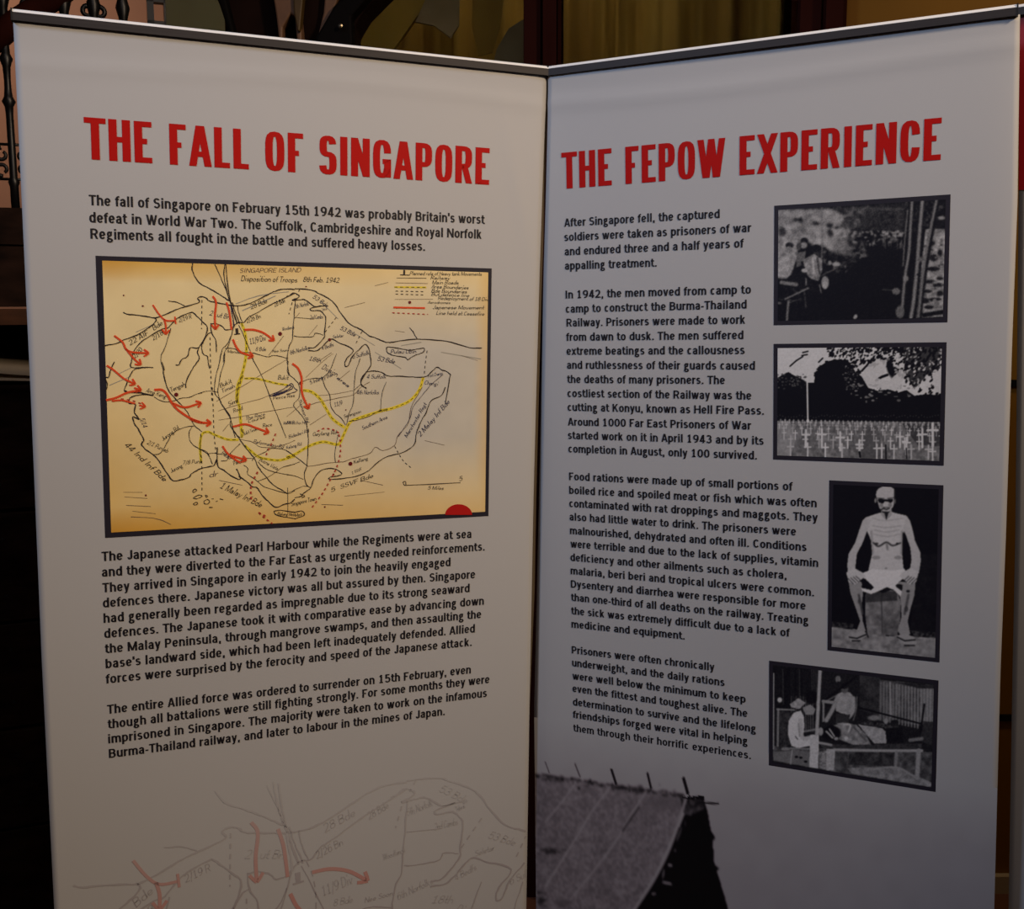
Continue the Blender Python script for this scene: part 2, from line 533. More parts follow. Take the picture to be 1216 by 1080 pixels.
# square newel frame by the sage wall
q0, q1 = on_rail(175, 26), on_rail(197, 26)
g = Geo()
w = q1[0] - q0[0]
g.box(q0[0], q0[0] + 0.36 * w, RY - 0.012, RY + 0.012, zs, top_z, SM)
g.box(q1[0] - 0.1 * w, q1[0], RY - 0.012, RY + 0.012, zs, top_z, SM)
_, zf0 = on_rail(187, 26); _, zf1 = on_rail(187, 4)
g.box(q0[0], q1[0], RY - 0.012, RY + 0.012, zs, zf0, SM)
g.box(q0[0], q1[0], RY - 0.012, RY + 0.012, zf1, top_z, SM)
g.build('newel', M['iron'], rail)

# ---------------------------------------------------------------- banners: measured frames of the hanging sheets
J = np.array([0.065693, 1.954163, 2.014348])     # point where the two top rails meet
UL = np.array([0.932164, 0.361519, -0.019343]); VL = np.array([0.021879, -0.002922, 0.999756]); NL = np.array([0.361375, -0.932360, -0.010633])
UR = np.array([0.902995, -0.429136, 0.021015]); VR = np.array([-0.021879, 0.002922, 0.999756]); NR = np.array([-0.429093, -0.903235, -0.006751])
VBOT = -1.935


class Panel:
    """a hanging banner sheet: u along the rail, v up, h out of the sheet"""
    def __init__(s, O, U, V, N, disp):
        s.O, s.U, s.V, s.N, s.disp = O, U, V, N, disp

    def uv(s, px, py):
        d = ray_dir(px, py)
        q = CAM + d * (s.N @ (s.O - CAM)) / (s.N @ d) - s.O
        return s.U @ q, s.V @ q

    def P(s, uv, h=0.0):
        uv = np.asarray(uv, float).reshape(-1, 2)
        u, v = uv[:, 0], uv[:, 1]
        return s.O + u[:, None] * s.U + v[:, None] * s.V + (h + s.disp(u, v))[:, None] * s.N

    def px(s, uv):
        q = (s.O + uv[:, :1] * s.U + uv[:, 1:2] * s.V - CAM) @ WC
        return np.stack([608 + FOC * q[:, 0] / -q[:, 2], 540 - FOC * q[:, 1] / -q[:, 2]], 1)


def dispL(u, v):
    return (0.0030 * np.exp(np.minimum(0, (v + 0.01)) / 0.03) + 0.0012 * np.sin(u * 7.0 + 1.0) * np.sin(v * 4.1)
            + 0.0010 * np.exp(-((v + 0.060 + 0.01 * np.sin(u * 5)) / 0.009) ** 2)
            + 0.0012 * np.exp(-((u + 0.055 + (v + 0.2) * 0.22) / 0.014) ** 2) * np.exp(-((v + 0.22) / 0.14) ** 2)
            - 0.003 * np.exp(np.minimum(0, u + 0.004) / 0.010))


def dispR(u, v):
    return (0.0035 * np.exp(np.minimum(0, (v + 0.01)) / 0.03) + 0.0012 * np.sin(u * 6.0 + 2.0) * np.sin(v * 3.7 + 1)
            + 0.0015 * np.exp(-((v + 0.055 + 0.008 * np.sin(u * 6)) / 0.010) ** 2)
            - 0.003 * np.exp(np.minimum(0, (u - (0.757 - 0.012 * (v + 0.2)))) / 0.018))


PL = Panel(J, UL, VL, NL, dispL)
PR = Panel(J, UR, VR, NR, dispR)


def edge_fn(pn, pts):
    q = sorted((pn.uv(*p)[::-1] for p in pts))
    vv = np.array([a for a, b in q]); uu = np.array([b for a, b in q])
    lo = (uu[1] - uu[0]) / (vv[1] - vv[0])
    def f(v):
        r = np.interp(v, vv, uu)
        return np.where(v < vv[0], uu[0] + np.clip(v - vv[0], -0.3, 0) * lo * 0.5, r)
    return f


L_left = edge_fn(PL, [(15.5, 22), (25.3, 230), (36.9, 480), (49.4, 780), (64.4, 1080)])
L_right = edge_fn(PL, [(650, 89), (641.4, 330), (634, 590), (628.9, 840), (625.6, 1080)])
R_left = edge_fn(PR, [(652.0, 90), (648.0, 240), (645.3, 330), (639.8, 590), (634.3, 840), (637, 1080)])
R_right = edge_fn(PR, [(1211.2, 19), (1210.7, 60), (1208.3, 240), (1202.2, 400), (1194.4, 640), (1188, 800), (1180.7, 1080)])


def grid(name, pn, ul, ur, v0, v1, nu, nv, h, material, parent, colour_fn=None, thick=0):
    """sheet-following grid between the edge functions ul(v), ur(v)"""
    v = np.linspace(v0, v1, nv)
    s = np.linspace(0, 1, nu)
    a, b = ul(v), ur(v)
    U_ = a[:, None] + (b - a)[:, None] * s[None, :]
    V_ = np.repeat(v[:, None], nu, 1)
    uv = np.stack([U_.ravel(), V_.ravel()], 1)
    P = pn.P(uv, h) - np.array(world_off(parent))
    idx = np.arange(nu * nv).reshape(nv, nu)
    F = np.stack([idx[:-1, :-1], idx[1:, :-1], idx[1:, 1:], idx[:-1, 1:]], -1).reshape(-1, 4)
    me = bpy.data.meshes.new(name)
    me.vertices.add(len(P)); me.vertices.foreach_set('co', P.ravel())
    me.loops.add(F.size); me.loops.foreach_set('vertex_index', F.ravel())
    me.polygons.add(len(F)); me.polygons.foreach_set('loop_start', np.arange(0, F.size, 4))
    me.polygons.foreach_set('use_smooth', [True] * len(F))
    me.materials.append(material)
    if colour_fn is not None:
        Painter.shape = (nv, nu)
        c = colour_fn(pn.px(uv), U_, V_)
        at_ = me.color_attributes.new('print', 'FLOAT_COLOR', 'POINT')
        rgba = np.ones((len(P), 4), np.float32); rgba[:, :3] = c
        at_.data.foreach_set('color', rgba.ravel())
    me.update(calc_edges=True)
    o = bpy.data.objects.new(name, me); col.objects.link(o); o.parent = parent
    if thick:
        md = o.modifiers.new('thickness', 'SOLIDIFY'); md.thickness = thick; md.offset = 1.0 if v1 > v0 else -1.0
    return o


def world_off(parent):
    off = Vector((0, 0, 0))
    p = parent
    while p is not None:
        off = off + Vector(p.location); p = p.parent
    return tuple(off)


class Ink:
    """flat print on a panel, gathered in u,v"""
    def __init__(s, pn):
        s.pn, s.v, s.f, s.n = pn, [], [], 0

    def add(s, v, f):
        v = np.asarray(v, float)
        s.v.append(v)
        s.f += [tuple(i + s.n for i in q) for q in f]
        s.n += len(v)

    def build(s, name, material, parent, h, colour_fn=None):
        if not s.f:
            return None
        uv = np.concatenate(s.v)
        P = s.pn.P(uv, h) - np.array(world_off(parent))
        o = new_mesh(name, P, s.f, material, parent)
        if colour_fn is not None:
            at_ = o.data.color_attributes.new('print', 'FLOAT_COLOR', 'POINT')
            rgba = np.ones((len(uv), 4), np.float32); rgba[:, :3] = colour_fn(uv)
            at_.data.foreach_set('color', rgba.ravel())
        return o


def spline(pts, k=5):
    p = np.asarray(pts, float)
    if len(p) < 3:
        return p
    out = []
    q = np.vstack([2 * p[0] - p[1], p, 2 * p[-1] - p[-2]])
    for i in range(1, len(q) - 2):
        a, b, c, d = q[i - 1], q[i], q[i + 1], q[i + 2]
        for t in np.linspace(0, 1, k, endpoint=False):
            out.append(0.5 * ((2 * b) + (c - a) * t + (2 * a - 5 * b + 4 * c - d) * t * t + (3 * b - a - 3 * c + d) * t ** 3))
    out.append(p[-1])
    return np.array(out)


def ribbon(p, w, h=None):
    """2D polyline -> quads; w half width (scalar, array, or (wx, wy) nib when h is 'nib')"""
    p = np.asarray(p, float)
    d = np.gradient(p, axis=0)
    l = np.hypot(d[:, 0], d[:, 1]) + 1e-12
    n = np.stack([-d[:, 1] / l, d[:, 0] / l], 1)
    off = n * np.array(w) if h == 'nib' else n * (np.full(len(p), w) if np.isscalar(w) else np.asarray(w))[:, None]
    v = np.empty((2 * len(p), 2)); v[0::2] = p + off; v[1::2] = p - off
    return v, [(2 * i, 2 * i + 1, 2 * i + 3, 2 * i + 2) for i in range(len(p) - 1)]


# ---------------------------------------------------------------- stroke lettering
class Font:
    def __init__(s, sx, sy, xh, sq=2.3, slant=0.0, wscale=1.0, adv=None, bear=0.055, term=38, sterm=22):
        s.sx, s.sy, s.xh, s.sq, s.slant, s.ws = sx, sy, xh, sq, slant, wscale
        s.bear, s.term, s.sterm = bear, term, sterm
        s.adv = adv or {}
        s.cache = {}

    def arc(s, ct, cy, rt, ry, a0, a1):
        n = max(4, int(abs(a1 - a0) / 18) + 1)
        a = np.radians(np.linspace(a0, a1, n))
        c, d = np.cos(a), np.sin(a)
        e = 2.0 / s.sq
        return [(ct + rt * np.sign(x) * abs(x) ** e, cy + ry * np.sign(y) * abs(y) ** e) for x, y in zip(c, d)]

    ADV = dict(a=.70, b=.74, c=.66, d=.74, e=.71, f=.43, g=.72, h=.73, i=.36, j=.37, k=.70, l=.36, m=1.09, n=.73, o=.74, p=.74, q=.74,
               r=.49, s=.65, t=.47, u=.73, v=.66, w=.98, x=.66, y=.66, z=.6, A=.83, B=.83, C=.82, D=.87, E=.74, F=.70, G=.88, H=.92, I=.41,
               J=.62, K=.86, L=.66, M=1.08, N=.92, O=.90, P=.79, Q=.9, R=.85, S=.77, T=.74, U=.88, V=.82, W=1.15, X=.8, Y=.8, Z=.72)

    def advance(s, c):
        if c in s.adv:
            return s.adv[c]
        if c == ' ':
            return .38 * s.ws
        if c in s.ADV:
            return s.ADV[c] * s.ws
        if c.isdigit():
            return .80 * s.ws
        return {'-': .42, '.': .37, ',': .37, "'": .28, '/': .5}.get(c, .4) * s.ws

    def strokes(s, c):
        sx, sy, h = s.sx, s.sy, s.xh
        T, B, XT, asc, dsc = 1 - sy, sy, h - sy, 1.03, -.27
        arc = s.arc
        V = lambda a, b, c_, d: ('V', a, b, c_, d)
        H = lambda a, b, y: ('H', a, b, y)
        C = lambda p: ('C', p)
        m = h / 2
        rb = h / 2 - sy
        M_ = .52
        if c == 'A': return [V(0, 0, .46, 1), V(1, 0, .54, 1), H(.22, .78, .30)]
        if c == 'B': return [V(0, 0, 0, 1), C([(0, T)] + arc(.45, (T + M_) / 2, .47, (T - M_) / 2, 90, -90) + [(0, M_)]), C([(0, M_)] + arc(.5, (M_ + B) / 2, .5, (M_ - B) / 2, 90, -90) + [(0, B)])]
        if c == 'C': return [C(arc(.5, .5, .5, .5 - sy, s.term, 360 - s.term))]
        if c == 'D': return [V(0, 0, 0, 1), C([(0, T)] + arc(.42, .5, .58, .5 - sy, 90, -90) + [(0, B)])]
        if c == 'E': return [V(0, 0, 0, 1), H(0, 1, T), H(0, .93, .52), H(0, 1, B)]
        if c == 'F': return [V(0, 0, 0, 1), H(0, 1, T), H(0, .93, .49)]
        if c == 'G': return [C(arc(.5, .5, .5, .5 - sy, s.term, 335)), V(1, .02, 1, .5), H(.55, 1, .5 - sy)]
        if c == 'H': return [V(0, 0, 0, 1), V(1, 0, 1, 1), H(0, 1, .52)]
        if c == 'I': return [V(.5, 0, .5, 1)]
        if c == 'J': return [C([(1, 1), (1, .6), (1, .3)] + arc(.5, .3, .5, .3 - sy, -5, -170))]
        if c == 'K': return [V(0, 0, 0, 1), V(.05, .35, .95, 1), V(1, 0, .38, .62)]
        if c == 'L': return [V(0, 0, 0, 1), H(0, 1, B)]
        if c == 'M': return [V(0, 0, 0, 1), V(1, 0, 1, 1), V(.02, 1, .5, .05), V(.98, 1, .5, .05)]
        if c == 'N': return [V(0, 0, 0, 1), V(1, 0, 1, 1), V(.0, 1, 1, 0)]
        if c in 'OQ': return [C(arc(.5, .5, .5, .5 - sy, 0, 360))] + ([V(.6, .3, 1, -.05)] if c == 'Q' else [])
        if c == 'P': return [V(0, 0, 0, 1), C([(0, T)] + arc(.48, (T + .43) / 2, .52, (T - .43) / 2, 90, -90) + [(0, .43)])]
        if c == 'R': return [V(0, 0, 0, 1), C([(0, T)] + arc(.46, (T + .46) / 2, .50, (T - .46) / 2, 90, -90) + [(0, .46)]), V(1.0, 0, .55, .48)]
        if c == 'S': return [C(arc(.5, (T + M_) / 2, .46, (T - M_) / 2, s.sterm, 270)[:-1] + arc(.5, (M_ + B) / 2, .5, (M_ - B) / 2, 90, -180 + s.sterm))]
        if c == 'T': return [V(.5, 0, .5, 1), H(0, 1, T)]
        if c == 'U': return [C([(0, 1), (0, .6), (0, .36)] + arc(.5, .36, .5, .36 - sy, 185, 355) + [(1, .36), (1, .6), (1, 1)])]
        if c == 'V': return [V(0, 1, .46, 0), V(1, 1, .54, 0)]
        if c == 'W': return [V(0, 1, .24, 0), V(.5, 1, .28, 0), V(.5, 1, .72, 0), V(1, 1, .76, 0)]
        if c == 'X': return [V(0, 1, 1, 0), V(1, 1, 0, 0)]
        if c == 'Y': return [V(0, 1, .46, .42), V(1, 1, .54, .42), V(.5, 0, .5, .48)]
        if c == 'Z': return [H(0, 1, T), H(0, 1, B), V(0, .05, 1, .95)]
        if c == '0': return [C(arc(.5, .5, .5, .5 - sy, 0, 360))]
        if c == '1': return [V(.5, 0, .5, 1), H(.05, .95, B), C([(.06, .78), (.3, .83), (.46, .96)])]
        if c == '2': return [C(arc(.47, .69, .46, .31 - sy, 165, -25) + [(.7, .42), (.3, .22), (.03, .07)]), H(0, 1, B)]
        if c == '3': return [C(arc(.45, (T + M_) / 2, .45, (T - M_) / 2, 155, -90)), C(arc(.46, (M_ + B) / 2, .54, (M_ - B) / 2, 90, -158))]
        if c == '4': return [V(.74, 0, .74, 1), H(0, 1, .24), V(.0, .24, .66, 1)]
        if c == '5': return [H(.12, .95, T), V(.1, .48, .1, 1), C([(.08, .52)] + arc(.48, .33, .52, .33 - sy, 110, -155))]
        if c == '6': return [C(arc(.5, .33, .5, .33 - sy, 0, 360)), C([(0, .33), (.05, .62), (.3, .88), (.85, T)])]
        if c == '7': return [H(0, 1, T), V(.25, 0, .95, .92)]
        if c == '8': return [C(arc(.5, (T + M_) / 2, .43, (T - M_) / 2, 0, 360)), C(arc(.5, (M_ + B) / 2, .5, (M_ - B) / 2, 0, 360))]
        if c == '9': return [C(arc(.5, .67, .5, .33 - sy, 0, 360)), C([(1, .67), (.95, .38), (.7, .14), (.15, B)])]
        if c == 'a': return [C(arc(.47, XT - .2, .45, .2, 165, 0) + [(.92, m), (.92, .0)]), C([(.92, m + .06), (.5, m + .02)] + arc(.42, (m + .02 + B) / 2, .42, (m + .02 - B) / 2, 100, 270) + [(.7, B + .02), (.92, .2)])]
        if c == 'b': return [V(0, 0, 0, asc), C(arc(.5, m, .5, rb, 0, 360))]
        if c == 'c': return [C(arc(.5, m, .5, rb, 42, 318))]
        if c == 'd': return [V(1, 0, 1, asc), C(arc(.5, m, .5, rb, 0, 360))]
        if c == 'e': return [C(arc(.5, m, .5, rb, 0, 325)), ('h', .0, 1., m - .01)]
        if c == 'f': return [C([(.42, 0), (.42, .4), (.42, .78)] + arc(1.05, .78, .63, asc - sy - .78, 175, 92)), ('h', .0, .93, XT)]
        if c == 'g': return [C(arc(.44, h * .66, .36, h * .34 - sy, 0, 360)), C([(.68, h - .13), (.84, XT - .01), (1.1, XT)]), C([(.2, h * .36), (.08, .17), (.2, .07), (.6, .05)]), C(arc(.5, -.1, .5, .15, 0, 360))]
        if c == 'h': return [V(0, 0, 0, asc), C([(0, h - .34)] + arc(.5, XT - .25, .5, .25, 170, 0) + [(1, .2), (1, 0)])]
        if c == 'i': return [V(.5, 0, .5, h), V(.5, .87, .5, asc)]
        if c == 'j': return [C([(.6, h), (.6, .2), (.6, -.08)] + arc(.0, -.08, .6, .15, -10, -80)), V(.6, .87, .6, asc)]
        if c == 'k': return [V(0, 0, 0, asc), V(.05, .22, .9, h), V(1, 0, .4, h * .6)]
        if c == 'l': return [V(.5, 0, .5, asc)]
        if c == 'm': return [V(0, 0, 0, h), C([(0, h - .34)] + arc(.25, XT - .25, .25, .25, 170, 0) + [(.5, .2), (.5, 0)]), C([(.5, h - .34)] + arc(.75, XT - .25, .25, .25, 170, 0) + [(1, .2), (1, 0)])]
        if c == 'n': return [V(0, 0, 0, h), C([(0, h - .34)] + arc(.5, XT - .25, .5, .25, 170, 0) + [(1, .2), (1, 0)])]
        if c == 'o': return [C(arc(.5, m, .5, rb, 0, 360))]
        if c == 'p': return [V(0, dsc, 0, h), C(arc(.5, m, .5, rb, 0, 360))]
        if c == 'q': return [V(1, dsc, 1, h), C(arc(.5, m, .5, rb, 0, 360))]
        if c == 'r': return [V(0, 0, 0, h), C([(0, h - .36)] + arc(1.0, XT - .26, 1.0, .25, 170, 92))]
        if c == 's':
            k = m + .01
            return [C(arc(.5, (XT + k) / 2, .45, (XT - k) / 2, 22, 270)[:-1] + arc(.5, (k + B) / 2, .5, (k - B) / 2, 90, -158))]
        if c == 't': return [C([(.4, .96), (.4, .5), (.4, .24)] + arc(1.0, .24, .6, .24 - sy, 185, 272)), ('h', .0, .93, XT)]
        if c == 'u': return [V(1, 0, 1, h), C([(0, h), (0, .45), (0, .3)] + arc(.5, .3, .5, .3 - sy, 190, 350) + [(1, .36)])]
        if c == 'v': return [V(0, h, .46, 0), V(1, h, .54, 0)]
        if c == 'w': return [V(0, h, .24, 0), V(.5, h, .28, 0), V(.5, h, .72, 0), V(1, h, .76, 0)]
        if c == 'x': return [V(0, h, 1, 0), V(1, h, 0, 0)]
        if c == 'y': return [V(0, h, .50, .02), V(1, h, .42, -.14), C([(.46, -.08), (.34, dsc + sy), (.0, dsc + sy)])]
        if c == 'z': return [H(0, 1, XT), H(0, 1, B), V(.02, .06, .98, h - .06)]
        if c == '.': return [V(.5, 0, .5, .17)]
        if c == ',': return [V(.5, 0, .5, .17), V(.3, -.15, .6, .05)]
        if c == "'": return [V(.5, .68, .5, 1.02)]
        if c == '-': return [H(0, 1, .34)]
        if c == '/': return [V(0, -.2, 1, 1)]
        return []

    def glyph(s, c):
        if c in s.cache:
            return s.cache[c]
        adv = s.advance(c)
        b = s.bear * s.ws
        if c in 'AVWXYTvwxyft':
            b *= .35
        if c in 'il.,I\'':
            b = adv / 2 - s.sx
        X = lambda t: b + s.sx + t * (adv - 2 * b - 2 * s.sx)
        if c in 'ft':
            X = lambda t: .02 + t * (adv - .02)
        if c == 'r':
            X = lambda t: b + s.sx + t * (adv - b - s.sx - .01)
        vs_, fs, n = [], [], 0

        def put(v, f):
            nonlocal n
            vs_.append(np.asarray(v, float)); fs.extend(tuple(i + n for i in q) for q in f); n += len(v)
        for st in s.strokes(c):
            if st[0] == 'V':
                _, a, y0_, e, y1_ = st
                xa_, xb_ = X(a), X(e)
                L = abs(y1_ - y0_) + 1e-9
                k = s.sx if a == e else min(1.35, math.hypot((xb_ - xa_) * s.sy / s.sx, L) / L) * s.sx * .93
                put([(xa_ - k, y0_), (xa_ + k, y0_), (xb_ + k, y1_), (xb_ - k, y1_)], [(0, 1, 2, 3)])
            elif st[0] in 'Hh':
                _, a, e, y = st
                xa_, xb_ = X(a), X(e)
                if st[0] == 'H':
                    if a == 0: xa_ -= s.sx
                    if e == 1: xb_ += s.sx
                k = s.sy * (.9 if st[0] == 'h' else 1)
                put([(xa_, y - k), (xb_, y - k), (xb_, y + k), (xa_, y + k)], [(0, 1, 2, 3)])
            else:
                p = np.array([(X(t), y) for t, y in st[1]])
                keep = [0] + [i for i in range(1, len(p)) if np.hypot(*(p[i] - p[i - 1])) > 1e-4]
                v, f = ribbon(p[keep], (s.sx, s.sy), 'nib')
                put(v, f)
        v = np.concatenate(vs_) if vs_ else np.zeros((0, 2))
        if s.slant:
            v = v + np.stack([v[:, 1] * s.slant, 0 * v[:, 1]], 1)
        s.cache[c] = (adv, v, fs)
        return s.cache[c]

    def line(s, text):
        x, V, F, n = 0.0, [], [], 0
        for c in text:
            adv, v, f = s.glyph(c)
            if len(v):
                V.append(v + np.array([x, 0])); F += [tuple(i + n for i in q) for q in f]; n += len(v)
            x += adv
        v = np.concatenate(V)
        return v, F


BODY = Font(.103, .073, .77)
HEAD = Font(.096, .066, .76, sq=3.2, bear=.045, term=11, sterm=8, adv={'T': .53, 'H': .595, 'E': .505, 'F': .49, 'A': .60, 'L': .475, 'O': .585, 'S': .555, 'I': .30,
            'N': .60, 'G': .59, 'P': .56, 'R': .59, 'W': .83, 'X': .60, 'C': .565, ' ': .33})
HAND = Font(.052, .048, .55, slant=.25, wscale=.95)


def letter(ink, font, text, A, B, cap, uvA=None, uvB=None, ratio_log=None):
    """text whose ink runs from photograph point A to B along the baseline; cap height in metres"""
    a = np.array(uvA if uvA is not None else ink.pn.uv(*A)); b = np.array(uvB if uvB is not None else ink.pn.uv(*B))
    v, f = font.line(text)
    flat = v[(v[:, 1] > -.05)] if font.slant == 0 else v
    xa_, xb_ = flat[:, 0].min(), flat[:, 0].max()
    L = np.hypot(*(b - a))
    d = (b - a) / L
    n = np.array([-d[1], d[0]])
    k = L / (xb_ - xa_)
    if ratio_log is not None:
        ratio_log.append(k / cap)
    w = a + ((v[:, :1] - xa_) * k) * d + (v[:, 1:2] * cap) * n
    ink.add(w, f)


# ---------------------------------------------------------------- banner hardware
def banner(name, label, pn, ul, ur, rail_u0, rail_u1, sheet_v0=-0.006, base=True):
    cu = (rail_u0 + rail_u1) / 2
    base_p = pn.O + cu * pn.U + (VBOT - 0.06) * pn.V
    root = thing(name, label, 'banner', (base_p[0], base_p[1], 0.0))
    o = grid('sheet', pn, ul, ur, sheet_v0, VBOT, 90, 200, 0.0, M['sheet'], root, thick=0.0006)
    # top rail: dark face, rounded bead on top with its highlight put into the colour
    F = Matrix(((pn.U[0], -pn.N[0], pn.V[0], pn.O[0]), (pn.U[1], -pn.N[1], pn.V[1], pn.O[1]), (pn.U[2], -pn.N[2], pn.V[2], pn.O[2]), (0, 0, 0, 1)))
    g = Geo()
    g.box(rail_u0, rail_u1, -0.0085, 0.009, -0.0085, 0.0030, F)
    rf = g.build('top_rail', M['rail_face'], root)
    g = Geo()
    n = 8
    prof = [(0.0085 * -math.cos(math.pi * i / n), 0.0031 + 0.0056 * math.sin(math.pi * i / n)) for i in range(n + 1)]
    vs_, fs = [], []
    for u in (rail_u0, rail_u1):
        for y, z in prof:
            vs_.append(F @ Vector((u, y, z)))
    m_ = n + 1
    fs = [(i, i + 1, m_ + i + 1, m_ + i) for i in range(n)] + [tuple(range(m_))[::-1], tuple(range(m_, 2 * m_)), (0, m_, 2 * m_ - 1, n)]
    g.add(vs_, fs)
    g.build('top_bead', M['rail_top'], root)
    for u in (rail_u0, rail_u1):
        g = Geo()
        s_ = 1 if u == rail_u1 else -1
        g.box(min(u, u + s_ * 0.002), max(u, u + s_ * 0.002), -0.009, 0.0095, -0.009, 0.0085, F)
        g.build('end_cap', M['black_plastic'], root)
    # support pole behind, cassette and feet on the floor
    g = Geo()
    bx, by = base_p[0], base_p[1]
    top = pn.O + cu * pn.U + (-0.02) * pn.V - 0.022 * pn.N
    bot = np.array([bx, by, 0.06]) - 0.022 * np.array([pn.N[0], pn.N[1], 0])
    g.tube([tuple(bot), tuple(bot + (top - bot) * 0.5), tuple(top)], [0.008, 0.008, 0.006], 10)
    g.build('support_pole', M['cassette'], root, True)
    ang = math.atan2(pn.U[1], pn.U[0])
    BM = Matrix.Translation((bx, by, 0)) @ Matrix.Rotation(ang, 4, 'Z')
    hw = (rail_u1 - rail_u0) / 2 + 0.01
    g = Geo()
    zb = (pn.O + cu * pn.U + VBOT * pn.V)[2]
    g.prism([(-hw, 0.012), (hw, 0.012), (hw, 0.05), (hw - 0.004, 0.066), (-hw + 0.004, 0.066), (-hw, 0.05)], -0.035, 0.05, BM)
    g.build('base_cassette', M['cassette'], root)
    for s_ in (-1, 1):
        g = Geo(); g.box(s_ * (hw - 0.2) - 0.02, s_ * (hw - 0.2) + 0.02, -0.09, 0.12, 0.0, 0.0115, BM)
        g.build('foot', M['cassette'], root)
    return root, o


u0 = PL.uv(14.8, 15)[0]
u1 = PL.uv(651.6, 85)[0]
left, left_sheet = banner('pull_up_banner', 'white pull up banner headed THE FALL OF SINGAPORE with a hand drawn map', PL, L_left, L_right, u0, u1)
gap_w = lambda v: np.interp(v, [-1.25, -0.95, -0.3, 0], [.0002, .0075, .0065, .004])
grid('gap_strip', PL, lambda v: L_right(v) - .004, lambda v: L_right(v) + gap_w(v), -0.012, -1.2, 4, 80, -0.003, M['gap_brown'], left)  # strip added to colour the upper gap between the two sheets brown
uR0 = PR.uv(652.6, 85)[0]
uR1 = PR.uv(1207.5, 13)[0]
right, right_sheet = banner('pull_up_banner', 'white pull up banner headed THE FEPOW EXPERIENCE with four black and white photographs', PR, R_left, R_right, uR0 + 0.001, uR1)

# third banner, only its left strip is in view
O3 = CAM + ray_dir(1207.8, 13) * ((PR.O + uR1 * PR.U - CAM)[1] / ray_dir(1207.8, 13)[1])
O3 = CAM + (O3 - CAM) * 1.05
P3 = Panel(O3, np.array([0.8, -0.6, 0.0]), np.array([0.0, 0.0, 1.0]), np.array([-0.6, -0.8, 0.0]), lambda u, v: 0 * u)
P3.V = P3.V
T_left = edge_fn(P3, [(1210.2, 19), (1209.5, 240), (1208, 400), (1205.5, 640), (1202.3, 800), (1197.6, 1080)])
T_right = lambda v: 0.85 + 0 * v
third, third_sheet = banner('pull_up_banner', 'banner with a red header at the right edge, only its left strip showing', P3, T_left, T_right, 0.0, 0.86)
vr = P3.uv(1209, 226)[1]
grid('header_print', P3, lambda v: T_left(v) + 0.0004, T_right, -0.008, vr, 12, 20, 0.0012, M['header_red'], third)

# ---------------------------------------------------------------- lettering
LT = [
 ('The fall of Singapore on February 15th 1942 was probably Britain\'s worst', (105.8,243.5),(575.8,266.2), 0),
 ('defeat in World War Two. The Suffolk, Cambridgeshire and Royal Norfolk', (106.2,264.1),(571.7,283.7), 0),
 ('Regiments all fought in the battle and suffered heavy losses.', (107.6,283.4),(504.5,298.1), 0),
 ('The Japanese attacked Pearl Harbour while the Regiments were at sea', (120.9,666.6),(559.6,638.9), 1),
 ('and they were diverted to the Far East as urgently needed reinforcements.', (121.2,685.1),(575.4,653.9), 1),
 ('They arrived in Singapore in early 1942 to join the heavily engaged', (121.8,703.7),(534.9,672.4), 1),
 ('defences there. Japanese victory was all but assured by then. Singapore', (122.4,721.6),(564.1,686.8), 1),
 ('had generally been regarded as impregnable due to its strong seaward', (123.2,739.8),(557.5,703.3), 1),
 ('defences. The Japanese took it with comparative ease by advancing down', (124,757.8),(574.4,718.3), 1),
 ('the Malay Peninsula, through mangrove swamps, and then assaulting the', (124.8,775.9),(571.3,734.1), 1),
 ('base\'s landward side, which had been left inadequately defended. Allied', (125.6,793.7),(563.7,751.2), 1),
 ('forces were surprised by the ferocity and speed of the Japanese attack.', (125.8,811.8),(560,767.2), 1),
 ('The entire Allied force was ordered to surrender on 15th February, even', (127.4,847.9),(559,799.9), 2),
 ('though all battalions were still fighting strongly. For some months they were', (128.2,865.3),(581,811.2), 2),
 ('imprisoned in Singapore. The majority were taken to work on the infamous', (128.7,882.8),(577.9,827.7), 2),
 ('Burma-Thailand railway, and later to labour in the mines of Japan.', (129.5,900.2),(528.1,849.5), 2)]
